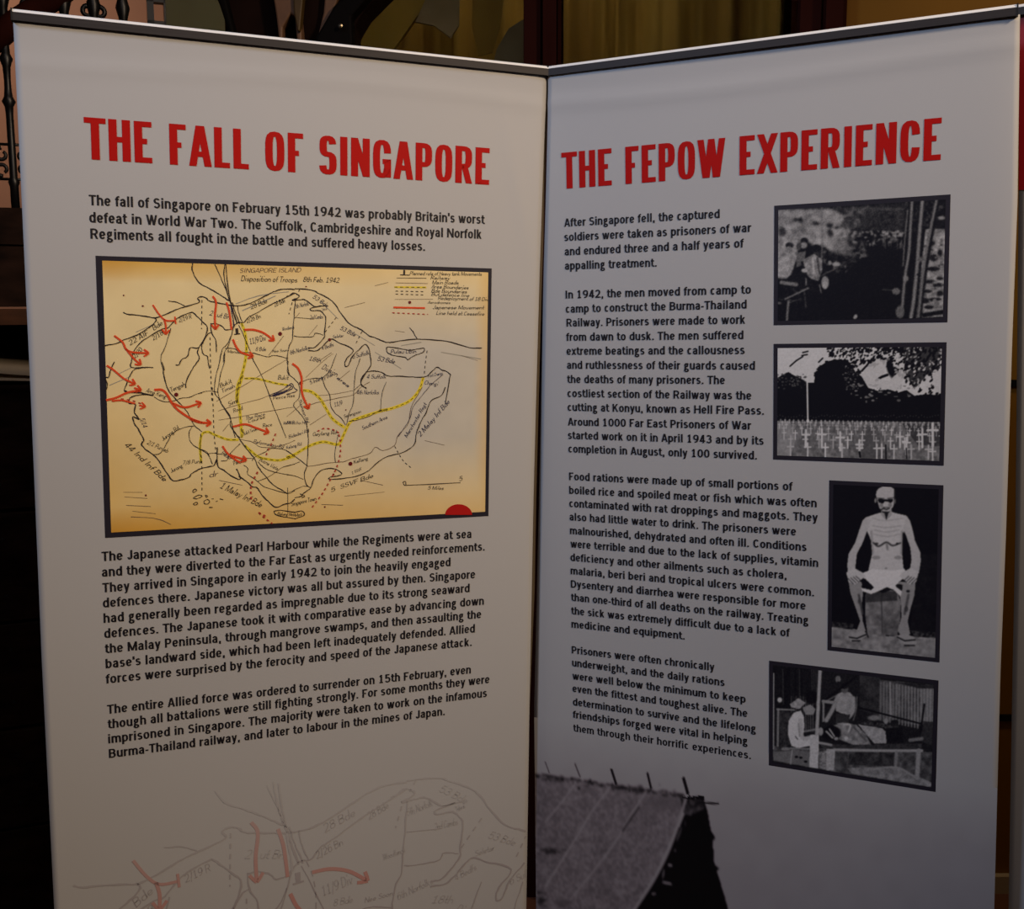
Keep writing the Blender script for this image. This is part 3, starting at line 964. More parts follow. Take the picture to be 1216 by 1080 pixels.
RT = [
 ('After Singapore fell, the captured', (670.3,269.4),(854.7,258.9), 0),
 ('soldiers were taken as prisoners of war', (670.3,286.5),(892.3,275.4), 0),
 ('and endured three and a half years of', (670.7,303.5),(883.5,293.9), 0),
 ('appalling treatment.', (670.9,320.4),(779.9,316.7), 0),
 ('In 1942, the men moved from camp to', (671.7,354.7),(891.9,348.8), 1),
 ('camp to construct the Burma-Thailand', (671.9,371.6),(886.8,366.4), 1),
 ('Railway. Prisoners were made to work', (672.7,388),(885.1,384.5), 1),
 ('from dawn to dusk. The men suffered', (672.4,405),(883,402.8), 1),
 ('extreme beatings and the callousness', (672.8,421.6),(884.5,420.6), 1),
 ('and ruthlessness of their guards caused', (673.3,438.1),(896.7,439.2), 1),
 ('the deaths of many prisoners. The', (673.5,455),(861,456.3), 1),
 ('costliest section of the Railway was the', (673.9,471.7),(892.4,474.7), 1),
 ('cutting at Konyu, known as Hell Fire Pass.', (674.1,488.1),(907.4,492.6), 1),
 ('Around 1000 Far East Prisoners of War', (674.3,505.5),(892.4,510.2), 1),
 ('started work on it in April 1943 and by its', (674.5,521.5),(907,528.3), 1),
 ('completion in August, only 100 survived.', (675,537.5),(899,545.7), 1),
 ('Food rations were made up of small portions of', (675.8,570.3),(941.6,582.6), 2),
 ('boiled rice and spoiled meat or fish which was often', (675.8,586.6),(970,602.4), 2),
 ('contaminated with rat droppings and maggots. They', (676,602.4),(971.3,619.5), 2),
 ('also had little water to drink. The prisoners were', (676.3,618.2),(945.5,636), 2),
 ('malnourished, dehydrated and often ill. Conditions', (676.8,634.5),(957.9,654.5), 2),
 ('were terrible and due to the lack of supplies, vitamin', (677.4,650.3),(971.8,673.4), 2),
 ('deficiency and other ailments such as cholera,', (677.4,666.3),(934.2,687.9), 2),
 ('malaria, beri beri and tropical ulcers were common.', (677.6,682.1),(966.8,708.2), 2),
 ('Dysentery and diarrhea were responsible for more', (677.9,697.9),(956.8,724.2), 2),
 ('than one-third of all deaths on the railway. Treating', (678.2,713.7),(960,741.3), 2),
 ('the sick was extremely difficult due to a lack of', (678.4,729.7),(938.2,756.3), 2),
 ('medicine and equipment.', (678.7,745.5),(813.2,759.7), 2),
 ('Prisoners were often chronically', (679.1,776),(848.5,797), 3),
 ('underweight, and the daily rations', (679.5,791.3),(860.5,815.1), 3),
 ('were well below the minimum to keep', (679.9,806.9),(885.5,835), 3),
 ('even the fittest and toughest alive. The', (680.1,821.7),(887.6,851.9), 3),
 ('determination to survive and the lifelong', (680.6,837.7),(897.5,870.2), 3),
 ('friendships forged were vital in helping', (680.6,852.5),(887.6,884.8), 3),
 ('them through their horrific experiences.', (681,868.6),(891.7,901.9), 3)]
ratios = []
for pn, rows, root, cap in ((PL, LT, left, 0.01555), (PR, RT, right, 0.01420)):
    for text, A, B, p in rows:
        ink = Ink(pn)
        letter(ink, BODY, text, A, B, cap, ratio_log=ratios)
        ink.build('text_line', M['text_ink'], root, 0.0006)['kind'] = 'stuff'
TITLES = [(PL, left, 'THE FALL OF SINGAPORE', (101.0, 188.9), (580.7, 219.6), (101.0, 139.1), (580.9, 176.0)),
          (PR, right, 'THE FEPOW EXPERIENCE', (667.4, 224.6), (1117, 189.8), (667.4, 181.3), (1117, 140.1))]
for pn, root, text, A, B, A2, B2 in TITLES:
    ink = Ink(pn)
    cap = 0.5 * (pn.uv(*A2)[1] - pn.uv(*A)[1] + pn.uv(*B2)[1] - pn.uv(*B)[1])
    a, b = np.array(pn.uv(*A)), np.array(pn.uv(*B))
    v, f = HEAD.line(text)
    xa_, xb_ = v[:, 0].min(), v[:, 0].max()
    L = np.hypot(*(b - a)); d = (b - a) / L; n_ = np.array([-d[1], d[0]]); k = L / (xb_ - xa_)
    x = 0.0
    for c in text:
        adv, v, f = HEAD.glyph(c)
        if len(v):
            ink = Ink(pn)
            ink.add(a + ((v[:, :1] + x - xa_) * k) * d + (v[:, 1:2] * cap) * n_, f)
            ink.build('title_letter', M['title_red'], root, 0.0006)
        x += adv


# ---------------------------------------------------------------- framed prints
def quad_fns(pn, TL, TR, BL, BR):
    """edge functions and v range of a picture measured at its four corners"""
    tl, tr, bl, br = (np.array(pn.uv(*p)) for p in (TL, TR, BL, BR))
    vt, vb = (tl[1] + tr[1]) / 2, (bl[1] + br[1]) / 2
    ul = lambda v: bl[0] + (tl[0] - bl[0]) * (v - vb) / (vt - vb)
    ur = lambda v: br[0] + (tr[0] - br[0]) * (v - vb) / (vt - vb)
    return ul, ur, vt, vb


CROPS = {'A': (110, 300, 5.067), 'B': (350, 300, 5.067), 'C': (110, 460, 5.067), 'D': (350, 460, 5.067),
         'E': (230, 330, 10.133), 'F': (340, 330, 10.133), 'G': (230, 420, 10.133), 'H': (340, 420, 10.133),
         'I': (230, 510, 10.133), 'J': (340, 510, 10.133), 'K': (120, 430, 10.133), 'L': (450, 420, 10.133),
         '1': (910, 225, 5.287), '2': (910, 400, 5.287), '3': (970, 560, 4.5), '4': (900, 780, 5.287), '5': (620, 880, 4.677)}


def cr(k, p):
    x, y, s = CROPS[k]
    return (x + p[0] / s, y + p[1] / s)


def value_noise(x, y, seed, n=64):
    r = np.random.RandomState(seed).rand(n, n)
    xi, yi = np.floor(x).astype(int), np.floor(y).astype(int)
    fx, fy = x - xi, y - yi
    fx, fy = fx * fx * (3 - 2 * fx), fy * fy * (3 - 2 * fy)
    g_ = lambda a, b: r[a % n, b % n]
    return (g_(xi, yi) * (1 - fx) + g_(xi + 1, yi) * fx) * (1 - fy) + (g_(xi, yi + 1) * (1 - fx) + g_(xi + 1, yi + 1) * fx) * fy


class Painter:
    """tones of a printed photograph, evaluated at the vertices of its grid"""
    def __init__(s, key, PX):
        x, y, k = CROPS[key]
        s.x = (PX[:, 0] - x) * k
        s.y = (PX[:, 1] - y) * k
        s.g = np.zeros(len(s.x))

    def fill(s, v):
        s.g[:] = v

    def mix(s, m, v):
        s.g = s.g * (1 - m) + v * m

    def poly(s, pts, v, soft=0, noise=0, nsc=12, seed=1):
        p = np.array(pts, float)
        inside = np.zeros(len(s.x), bool)
        bb = (s.x > p[:, 0].min()) & (s.x < p[:, 0].max()) & (s.y > p[:, 1].min()) & (s.y < p[:, 1].max())
        ix = np.where(bb)[0]
        X, Y = s.x[ix], s.y[ix]
        ins = np.zeros(len(ix), bool)
        j = len(p) - 1
        for i in range(len(p)):
            c = (p[i, 1] > Y) != (p[j, 1] > Y)
            with np.errstate(divide='ignore', invalid='ignore'):
                xx = (p[j, 0] - p[i, 0]) * (Y - p[i, 1]) / (p[j, 1] - p[i, 1] + 1e-12) + p[i, 0]
            ins ^= c & (X < xx)
            j = i
        ix = ix[ins]
        val = v
        if noise:
            val = v + noise * (value_noise(s.x[ix] / nsc, s.y[ix] / nsc, seed) + .5 * value_noise(s.x[ix] / nsc * 2, s.y[ix] / nsc * 2, seed + 1) - .75)
        s.g[ix] = s.g[ix] * soft + val * (1 - soft)

    def line(s, pts, w, v, soft=3.0, op=1.0):
        p = spline(pts, 4) if len(pts) > 2 else np.array(pts, float)
        d = np.full(len(s.x), 1e9)
        lo, hi = p.min(0) - w * 2 - 8, p.max(0) + w * 2 + 8
        ix = np.where((s.x > lo[0]) & (s.x < hi[0]) & (s.y > lo[1]) & (s.y < hi[1]))[0]
        X, Y = s.x[ix], s.y[ix]
        dd = np.full(len(ix), 1e9)
        for a, b in zip(p[:-1], p[1:]):
            e = b - a
            t = np.clip(((X - a[0]) * e[0] + (Y - a[1]) * e[1]) / (e @ e + 1e-9), 0, 1)
            dd = np.minimum(dd, np.hypot(X - a[0] - t * e[0], Y - a[1] - t * e[1]))
        m = np.clip((w / 2 + soft / 2 - dd) / soft, 0, 1) * op
        s.g[ix] = s.g[ix] * (1 - m) + v * m

    def ell(s, cx, cy, rx, ry, v, soft=.25, op=1.0, ang=0):
        a = math.radians(ang)
        X, Y = s.x - cx, s.y - cy
        X, Y = X * math.cos(a) + Y * math.sin(a), -X * math.sin(a) + Y * math.cos(a)
        r = np.hypot(X / rx, Y / ry)
        m = np.clip((1 + soft / 2 - r) / soft, 0, 1) * op
        s.g = s.g * (1 - m) + v * m

    def grain(s, amp, sc, seed, mask=None):
        n = value_noise(s.x / sc, s.y / sc, seed) - .5 + .5 * (value_noise(s.x / sc * 2.3, s.y / sc * 2.3, seed + 5) - .5)
        if mask is None:
            mask = 1.0
        s.g = s.g + amp * n * mask

    def blur(s, k=1):
        g_ = s.g.reshape(Painter.shape)
        for _ in range(k):
            for ax in (0, 1):
                a = np.concatenate([np.take(g_, [0], ax), g_, np.take(g_, [-1], ax)], ax)
                g_ = (np.take(a, range(0, g_.shape[ax]), ax) + 2 * g_ + np.take(a, range(2, g_.shape[ax] + 2), ax)) / 4
        s.g = g_.ravel()

    def rgb(s, white=(.82, .82, .83), black=(.004, .0035, .009)):
        g_ = np.clip(s.g, 0, 1.1)[:, None] ** 2.2
        return np.array(black) * (1 - g_) + np.array(white) * g_


def photo_shed(PX, U_, V_):
    p = Painter('1', PX); p.fill(.045)
    r = np.random.RandomState(4)
    # light left side: open sky between the roof and the heads
    p.poly([(60, 100), (350, 100), (530, 180), (535, 420), (420, 400), (350, 350), (300, 360), (230, 300), (200, 380), (150, 560), (60, 560)], .62, noise=.25, nsc=30, seed=3)
    p.poly([(60, 170), (340, 190), (500, 230), (500, 255), (330, 225), (60, 215)], .48, soft=.3, noise=.4, nsc=9, seed=4)
    for c in ((185, 190, 16, 10), (215, 192, 12, 16), (310, 214, 26, 9), (400, 228, 22, 14), (440, 240, 18, 8)): p.ell(*c, .05)
    p.ell(100, 265, 22, 30, .2); p.ell(232, 255, 28, 16, .36, op=.8); p.ell(402, 275, 18, 28, .12)
    p.poly([(520, 70), (870, 60), (870, 270), (760, 270), (520, 240)], .17, noise=.3, nsc=10, seed=5)
    for k in range(9): p.line([(520, 92 + k * 19), (865, 84 + k * 20)], 3, .30, op=.6)
    p.poly([(70, 95), (860, 40), (860, 110), (70, 130)], .10, noise=.2, nsc=14, seed=6)
    p.line([(330, 130), (560, 118), (860, 126)], 5, .55)
    for a_, b_ in (((275, 170), (325, 130)), ((380, 190), (450, 130)), ((460, 110), (460, 150)), ((540, 110), (620, 165)), ((560, 165), (640, 100))): p.line([a_, b_], 7, .5)
    p.line([(348, 110), (350, 330), (345, 520)], 8, .45); p.line([(525, 130), (527, 400)], 6, .3); p.line([(200, 215), (203, 330)], 4, .42)
    for _ in range(150):
        x = 525 + r.normal() * 38; y = r.uniform(120, 430)
        p.ell(x, y, r.uniform(5, 20), r.uniform(4, 14), r.choice([.06, .12, .3, .45, .55]), soft=.7, op=.75)
    for _ in range(120):
        p.ell(r.uniform(80, 520), r.uniform(135, 330), r.uniform(5, 26), r.uniform(3, 9), r.choice([.3, .42, .5, .7, .78]), soft=.8, op=.55)
    for _ in range(60): p.ell(r.uniform(350, 560), r.uniform(380, 520), r.uniform(8, 22), r.uniform(5, 12), r.choice([.05, .12, .3, .4]), soft=.8, op=.8)
    p.blur(7)
    p.line([(348, 110), (350, 330), (345, 520)], 7, .48, op=.8)
    # crowd in the middle distance
    r = np.random.RandomState(4)
    for _ in range(95):
        x = r.uniform(535, 860); y = 255 + r.rand() * 120 * (1 - .45 * (x - 535) / 325)
        p.ell(x, y, r.uniform(4, 11), r.uniform(4, 12), r.choice([.04, .3, .5, .62, .5]), op=.8)
    for _ in range(22): p.ell(r.uniform(700, 860), r.uniform(262, 296), 9, 6, .68, op=.8)
    for _ in range(30):
        x = r.uniform(730, 860); y = r.uniform(300, 345); p.line([(x, y), (x, y + 30)], 5, .42, op=.7)
    for _ in range(42): p.ell(r.uniform(350, 600), r.uniform(380, 520), r.uniform(5, 15), r.uniform(4, 10), r.choice([.05, .25, .45]), op=.8)
    p.ell(440, 470, 26, 14, .66); p.ell(400, 462, 12, 14, .6); p.ell(470, 370, 50, 40, .50, soft=.8, op=.7)
    # seated men on the left
    p.poly([(75, 390), (150, 375), (195, 420), (170, 500), (130, 556), (78, 545)], .66, noise=.2, nsc=22, seed=7)
    p.ell(146, 352, 26, 18, .12); p.ell(142, 380, 24, 22, .52); p.ell(110, 410, 16, 12, .5)
    p.ell(240, 325, 24, 22, .10); p.ell(236, 352, 22, 20, .58); p.ell(205, 360, 16, 24, .30)
    p.poly([(190, 400), (250, 385), (240, 470), (190, 490)], .40)
    p.ell(314, 372, 32, 26, .05); p.ell(318, 405, 24, 16, .2)
    p.poly([(232, 440), (300, 405), (350, 440), (352, 500), (330, 575), (270, 560), (240, 500)], .56, noise=.25, nsc=18, seed=8)
    p.line([(292, 430), (300, 530)], 12, .76); p.line([(225, 460), (250, 540), (290, 575)], 16, .08); p.line([(320, 430), (335, 530)], 10, .25)
    p.ell(240, 510, 20, 12, .74); p.ell(246, 580, 12, 26, .5); p.ell(370, 585, 24, 40, .60); p.ell(368, 602, 16, 24, .72)
    p.poly([(150, 540), (225, 520), (300, 600), (330, 640), (190, 650), (110, 580)], .07)
    p.line([(95, 585), (190, 598)], 24, .50); p.line([(250, 560), (250, 600)], 8, .6)
    p.line([(118, 690), (265, 620)], 11, .50); p.line([(140, 700), (130, 822)], 15, .48); p.line([(240, 650), (250, 740)], 11, .26); p.line([(150, 710), (220, 685)], 7, .35)
    p.line([(350, 540), (450, 490)], 7, .4); p.line([(335, 600), (345, 650)], 8, .5); p.ell(85, 714, 14, 8, .4)
    for _ in range(30): p.ell(r.uniform(75, 250), r.uniform(600, 720), r.uniform(4, 14), 5, r.choice([.04, .2, .3]), op=.7)
    p.poly([(370, 640), (600, 430), (840, 400), (850, 800), (230, 810), (300, 680)], .03)
    # bamboo posts and the bright bank on the right
    p.poly([(1000, 240), (1125, 245), (1112, 800), (940, 810)], .60, noise=.3, nsc=20, seed=9)
    p.poly([(870, 60), (1130, 50), (1125, 250), (1010, 250), (870, 270)], .12, noise=.35, nsc=16, seed=10)
    for c in ((1090, 220, 36, 26), (1040, 340, 20, 14), (1050, 430, 26, 22), (1050, 500, 40, 14), (1090, 400, 14, 22), (1030, 580, 36, 12), (1080, 600, 36, 12), (1010, 640, 32, 10), (1090, 560, 22, 10), (1060, 690, 40, 10), (1020, 740, 30, 12), (1000, 700, 22, 18), (1090, 655, 22, 18)):
        p.ell(*c, .07, op=.92)
    for _ in range(46): p.ell(r.uniform(985, 1112), r.uniform(260, 720), r.uniform(4, 12), r.uniform(3, 9), r.choice([.05, .5, .7]), op=.7)
    p.ell(1100, 180, 22, 12, .6); p.ell(1060, 150, 10, 26, .4); p.line([(990, 790), (1110, 770)], 26, .05)
    p.line([(912, 70), (905, 260), (885, 420), (862, 600), (840, 800)], 40, .05, soft=8)
    p.line([(915, 75), (905, 240), (895, 400), (870, 560), (850, 790)], 17, .52, soft=8); p.line([(888, 130), (872, 300), (858, 480)], 9, .46)
    p.line([(980, 75), (962, 250), (950, 430), (930, 640), (905, 805)], 44, .05, soft=8)
    p.line([(980, 75), (960, 300), (948, 470), (925, 700), (908, 806)], 22, .54, soft=8)
    p.line([(1075, 70), (1040, 250), (1000, 480), (975, 660), (960, 800)], 34, .06, soft=8)
    p.line([(1068, 70), (1030, 260), (990, 490), (955, 800)], 16, .50, soft=7)
    p.ell(968, 440, 22, 16, .42); p.ell(875, 560, 18, 20, .55); p.ell(840, 770, 28, 40, .42); p.ell(815, 640, 26, 22, .55, op=.8); p.line([(730, 630), (790, 632)], 5, .4)
    p.ell(955, 535, 12, 8, .1); p.ell(880, 620, 8, 8, .1)
    p.ell(560, 800, 12, 16, .66, ang=30)
    p.g = p.g * 1.08; p.blur(3); p.grain(.13, 7, 2)
    return p.rgb()


def photo_cemetery(PX, U_, V_):
    p = Painter('2', PX); p.fill(.86)
    r = np.random.RandomState(9)
    # far trees
    p.poly([(60, 265), (110, 235), (140, 222), (180, 245), (230, 270), (262, 290), (300, 290), (310, 230), (345, 180), (400, 150), (470, 140), (530, 170), (560, 220), (600, 250), (640, 320), (700, 340), (770, 330), (830, 350), (880, 335), (930, 370), (1010, 360), (1105, 370), (1105, 540), (60, 530)], .025)
    for _ in range(90):
        t = r.rand(); x = 60 + 190 * t; p.ell(x, r.uniform(235, 330), r.uniform(3, 9), r.uniform(3, 7), r.choice([.04, .3, .42]), op=.8)
    for _ in range(70):
        x = r.uniform(480, 900); p.ell(x, r.uniform(290, 400) + (x - 480) * .05, r.uniform(4, 16), r.uniform(3, 9), r.choice([.03, .03, .45, .6]), op=.8)
    for _ in range(46): a_ = r.rand() * 3.14; q_ = r.uniform(.9, 1.09); p.ell(450 + 136 * q_ * math.cos(a_), 255 - 104 * q_ * math.sin(a_), r.uniform(5, 14), r.uniform(4, 10), .03)
    for _ in range(60): p.ell(r.uniform(480, 580), r.uniform(180, 330), r.uniform(3, 8), r.uniform(2, 6), r.choice([.3, .5, .6]), op=.7)
    # overhanging leaves, top and right
    for _ in range(420):
        u = r.rand(); x = 380 + 725 * u ** .7
        lim = 70 + 300 * max(0, (x - 700) / 400) ** .8 if x > 700 else 70 + 70 * max(0, (x - 420) / 280)
        y = 60 + r.rand() ** 1.2 * lim
        if 600 < x < 780 and y > 190: continue
        p.ell(x, y, r.uniform(6, 17), r.uniform(4, 8), .03, ang=r.uniform(100, 170), op=.95)
    p.line([(700, 90), (640, 170), (600, 215)], 12, .03); p.line([(760, 240), (720, 255), (690, 275)], 16, .03); p.ell(780, 200, 22, 60, .03, soft=.5, ang=-15)
    p.poly([(790, 60), (1100, 60), (1090, 200), (1000, 250), (930, 330), (880, 250), (860, 130)], .03, soft=.25)
    for _ in range(110): p.ell(r.uniform(800, 1100), r.uniform(65, 330), r.uniform(3, 12), r.uniform(3, 8), r.choice([.7, .85]), ang=r.uniform(100, 160), op=.9)
    for _ in range(60): p.ell(r.uniform(440, 720), r.uniform(70, 140), r.uniform(3, 10), r.uniform(3, 6), .86, ang=140)
    p.poly([(600, 245), (640, 180), (700, 140), (760, 150), (740, 230), (700, 260), (770, 280), (850, 200), (870, 240), (830, 340), (720, 325), (640, 310)], .82, soft=.15)
    p.poly([(1040, 240), (1100, 200), (1100, 350), (1060, 350)], .82)
    for a_, b_ in (((150, 185), (190, 150)), ((190, 150), (230, 125)), ((230, 100), (262, 92)), ((225, 118), (258, 112)), ((330, 160), (355, 135))): p.line([a_, b_], 9, .06)
    # field
    p.poly([(60, 522), (1105, 535), (1105, 800), (60, 760)], .46, noise=.2, nsc=18, seed=13)
    p.poly([(60, 525), (150, 530), (190, 640), (150, 760), (60, 755)], .66, soft=.4)
    p.poly([(600, 560), (700, 560), (740, 760), (600, 770)], .30, soft=.4)
    p.poly([(850, 545), (1105, 545), (1105, 690), (950, 680)], .12, soft=.45)
    p.line([(60, 522), (1105, 530)], 12, .06)
    for k in range(60): p.ell(70 + k * 17.4, 500 + r.uniform(-8, 8), 4, 5, .4, op=.6)
    # rows of crosses
    def cross(x, y, s_, v=.86):
        p.line([(x, y - s_), (x, y + s_ * .9)], max(3.5, s_ * .22), v, soft=2)
        p.line([(x - s_ * .42, y - s_ * .45), (x + s_ * .42, y - s_ * .45)], max(3.5, s_ * .2), v, soft=2)
    rows = [(538, 12), (552, 15), (570, 19), (594, 24), (626, 30), (668, 38), (720, 46)]
    for i, (yy, s_) in enumerate(rows):
        n = int(1050 / (s_ * 2.0))
        for k in range(-n, n):
            x = 640 + (k + .5) * s_ * 2.35 + (i % 2) * 6
            if 66 < x < 1100:
                cross(x + r.uniform(-2, 2), yy + (x - 600) * .02, s_, r.uniform(.68, .92))
    for x, y, s_ in ((1045, 620, 74), (980, 640, 60), (880, 690, 56), (465, 660, 60), (350, 640, 60), (250, 640, 55), (725, 720, 46), (585, 700, 52), (840, 650, 50), (1045, 740, 44)):
        cross(x, y, s_, .86)
    p.line([(750, 680), (752, 765)], 10, .1); p.line([(586, 725), (590, 755)], 14, .06); p.line([(880, 700), (882, 765)], 7, .08)
    p.line([(258, 285), (262, 530)], 10, .86); p.ell(262, 528, 9, 12, .9)
    p.g = p.g * 1.12; p.blur(1); p.grain(.06, 9, 3)
    return p.rgb()


def photo_seated(PX, U_, V_):
    p = Painter('3', PX); p.fill(.035)
    r = np.random.RandomState(3)
    p.poly([(540, 440), (645, 440), (640, 860), (500, 850)], .10, soft=.3, noise=.08, nsc=30, seed=5)
    # ground
    p.poly([(70, 815), (190, 838), (270, 862), (380, 880), (520, 880), (640, 890), (635, 1010), (70, 945)], .50, noise=.14, nsc=24, seed=6)
    p.poly([(75, 800), (200, 815), (190, 845), (75, 830)], .20, noise=.3, nsc=10, seed=7)
    p.poly([(500, 850), (640, 860), (640, 890), (520, 884)], .22, noise=.3, nsc=10, seed=8)
    # block he sits on
    p.poly([(262, 640), (330, 620), (430, 640), (450, 700), (446, 790), (430, 880), (270, 868), (258, 760)], .44, noise=.16, nsc=26, seed=9)
    p.line([(345, 650), (350, 860)], 8, .34); p.poly([(262, 640), (430, 640), (430, 690), (262, 700)], .20, soft=.35)
    # legs
    p.poly([(168, 580), (240, 590), (248, 650), (240, 720), (246, 800), (262, 850), (240, 880), (205, 870), (232, 800), (205, 720), (180, 650)], .54)
    p.poly([(430, 590), (528, 590), (522, 660), (500, 740), (486, 800), (500, 870), (450, 880), (432, 850), (452, 780), (450, 700)], .54)
    p.line([(225, 660), (245, 760)], 12, .32, soft=8); p.line([(490, 660), (470, 760)], 14, .36, soft=8); p.ell(488, 640, 10, 7, .12); p.ell(478, 735, 10, 16, .25, op=.7); p.ell(228, 695, 9, 14, .3, op=.7)
    p.poly([(172, 880), (240, 850), (275, 870), (250, 890), (215, 912), (180, 908)], .58)
    p.poly([(420, 880), (470, 865), (520, 885), (535, 915), (515, 938), (480, 930), (440, 900)], .58)
    for a_, b_ in (((175, 886), (215, 892)), ((215, 892), (262, 872)), ((190, 905), (230, 905)), ((430, 885), (470, 905)), ((470, 905), (525, 900)), ((470, 930), (522, 930)), ((265, 860), (275, 885))): p.line([a_, b_], 7, .12, soft=4)
    # torso and arms
    p.poly([(330, 222), (400, 215), (420, 222), (480, 236), (498, 262), (470, 310), (458, 360), (455, 430), (462, 500), (470, 560), (270, 560), (282, 500), (292, 430), (290, 370), (270, 320), (245, 280), (262, 245)], .72)
    p.poly([(262, 245), (245, 262), (228, 310), (205, 380), (170, 440), (163, 500), (168, 560), (205, 560), (212, 500), (220, 440), (250, 370), (272, 310), (290, 260)], .68)
    p.poly([(480, 236), (498, 262), (512, 310), (525, 370), (553, 430), (556, 480), (545, 545), (520, 560), (495, 520), (505, 460), (500, 410), (480, 350), (462, 310)], .68)
    p.poly([(215, 440), (252, 370), (272, 330), (292, 390), (296, 440), (282, 500), (240, 530), (205, 530)], .035)
    p.poly([(458, 320), (478, 350), (500, 410), (506, 470), (498, 520), (468, 520), (456, 430)], .035)
    # shorts cloth, hands
    p.poly([(240, 545), (300, 520), (400, 530), (470, 520), (480, 560), (440, 590), (420, 610), (455, 640), (448, 668), (410, 632), (375, 618), (330, 640), (290, 655), (245, 640), (238, 622), (290, 632), (305, 620), (258, 580)], .80)
    p.poly([(258, 572), (305, 618), (292, 634), (240, 622), (242, 600)], .06); p.poly([(428, 600), (460, 606), (455, 640), (425, 618)], .10)
    p.poly([(330, 640), (375, 618), (400, 632), (350, 650)], .08)
    for s_ in (0, 1):
        X = (lambda x: x) if s_ == 0 else (lambda x: 702 - x)
        p.poly([(X(158), 540), (X(200), 515), (X(245), 540), (X(262), 560), (X(235), 580), (X(205), 605), (X(170), 590)], .72)
        for k in range(4): p.line([(X(168 + k * 14), 572 - k * 4), (X(196 + k * 14), 600 - k * 5)], 4, .22, soft=4)
    # ribs and shade
    for k, (a_, b_) in enumerate(((300, 450), (310, 440), (305, 445))): p.line([(a_, 290 + k * 22), (372, 300 + k * 24), (b_, 290 + k * 22)], 4, .56, soft=6)
    p.line([(302, 380), (330, 400), (372, 378), (405, 396), (448, 382)], 8, .22, soft=6); p.ell(430, 385, 6, 5, .1); p.ell(318, 386, 12, 6, .25)
    p.line([(375, 390), (378, 415)], 10, .45, soft=8); p.ell(318, 460, 22, 10, .50, op=.8); p.ell(436, 460, 22, 10, .50, op=.8); p.ell(370, 518, 8, 4, .5)
    p.line([(292, 320), (300, 440)], 10, .5, soft=10, op=.7); p.line([(456, 320), (452, 440)], 10, .5, soft=10, op=.7)
    p.line([(300, 250), (350, 262), (380, 262), (460, 250)], 5, .6, soft=6)
    # neck and head
    p.poly([(342, 200), (400, 200), (402, 230), (372, 262), (345, 232)], .58)
    p.poly([(345, 218), (362, 222), (372, 262), (382, 225), (392, 215), (380, 208), (355, 206)], .14)
    p.poly([(316, 125), (320, 104), (332, 90), (350, 81), (372, 78), (396, 82), (412, 92), (421, 108), (423, 128), (418, 155), (408, 190), (385, 214), (355, 214), (335, 195), (322, 150)], .68)
    p.poly([(415, 90), (425, 110), (420, 170), (412, 180), (412, 130)], .15)
    p.poly([(326, 150), (340, 144), (362, 150), (385, 148), (405, 146), (408, 158), (395, 170), (378, 160), (368, 160), (352, 172), (332, 166)], .04)
    p.line([(322, 142), (360, 144)], 5, .30); p.line([(378, 144), (412, 140)], 5, .30)
    p.poly([(362, 160), (375, 160), (382, 188), (368, 194), (355, 188)], .70); p.line([(355, 192), (382, 192)], 4, .2)
    p.line([(342, 205), (358, 198), (372, 203), (388, 196)], 7, .16, soft=5); p.ell(345, 182, 10, 12, .5); p.ell(392, 180, 10, 12, .5)
    p.ell(314, 155, 6, 14, .5); p.ell(418, 160, 5, 14, .4)
    p.g = p.g * np.where(p.g > .5, 1.28, 1.0 + .28 * np.clip((p.g - .3) / .2, 0, 1)); p.blur(2); p.grain(.05, 9, 4)
    return p.rgb(white=(.82, .81, .82))


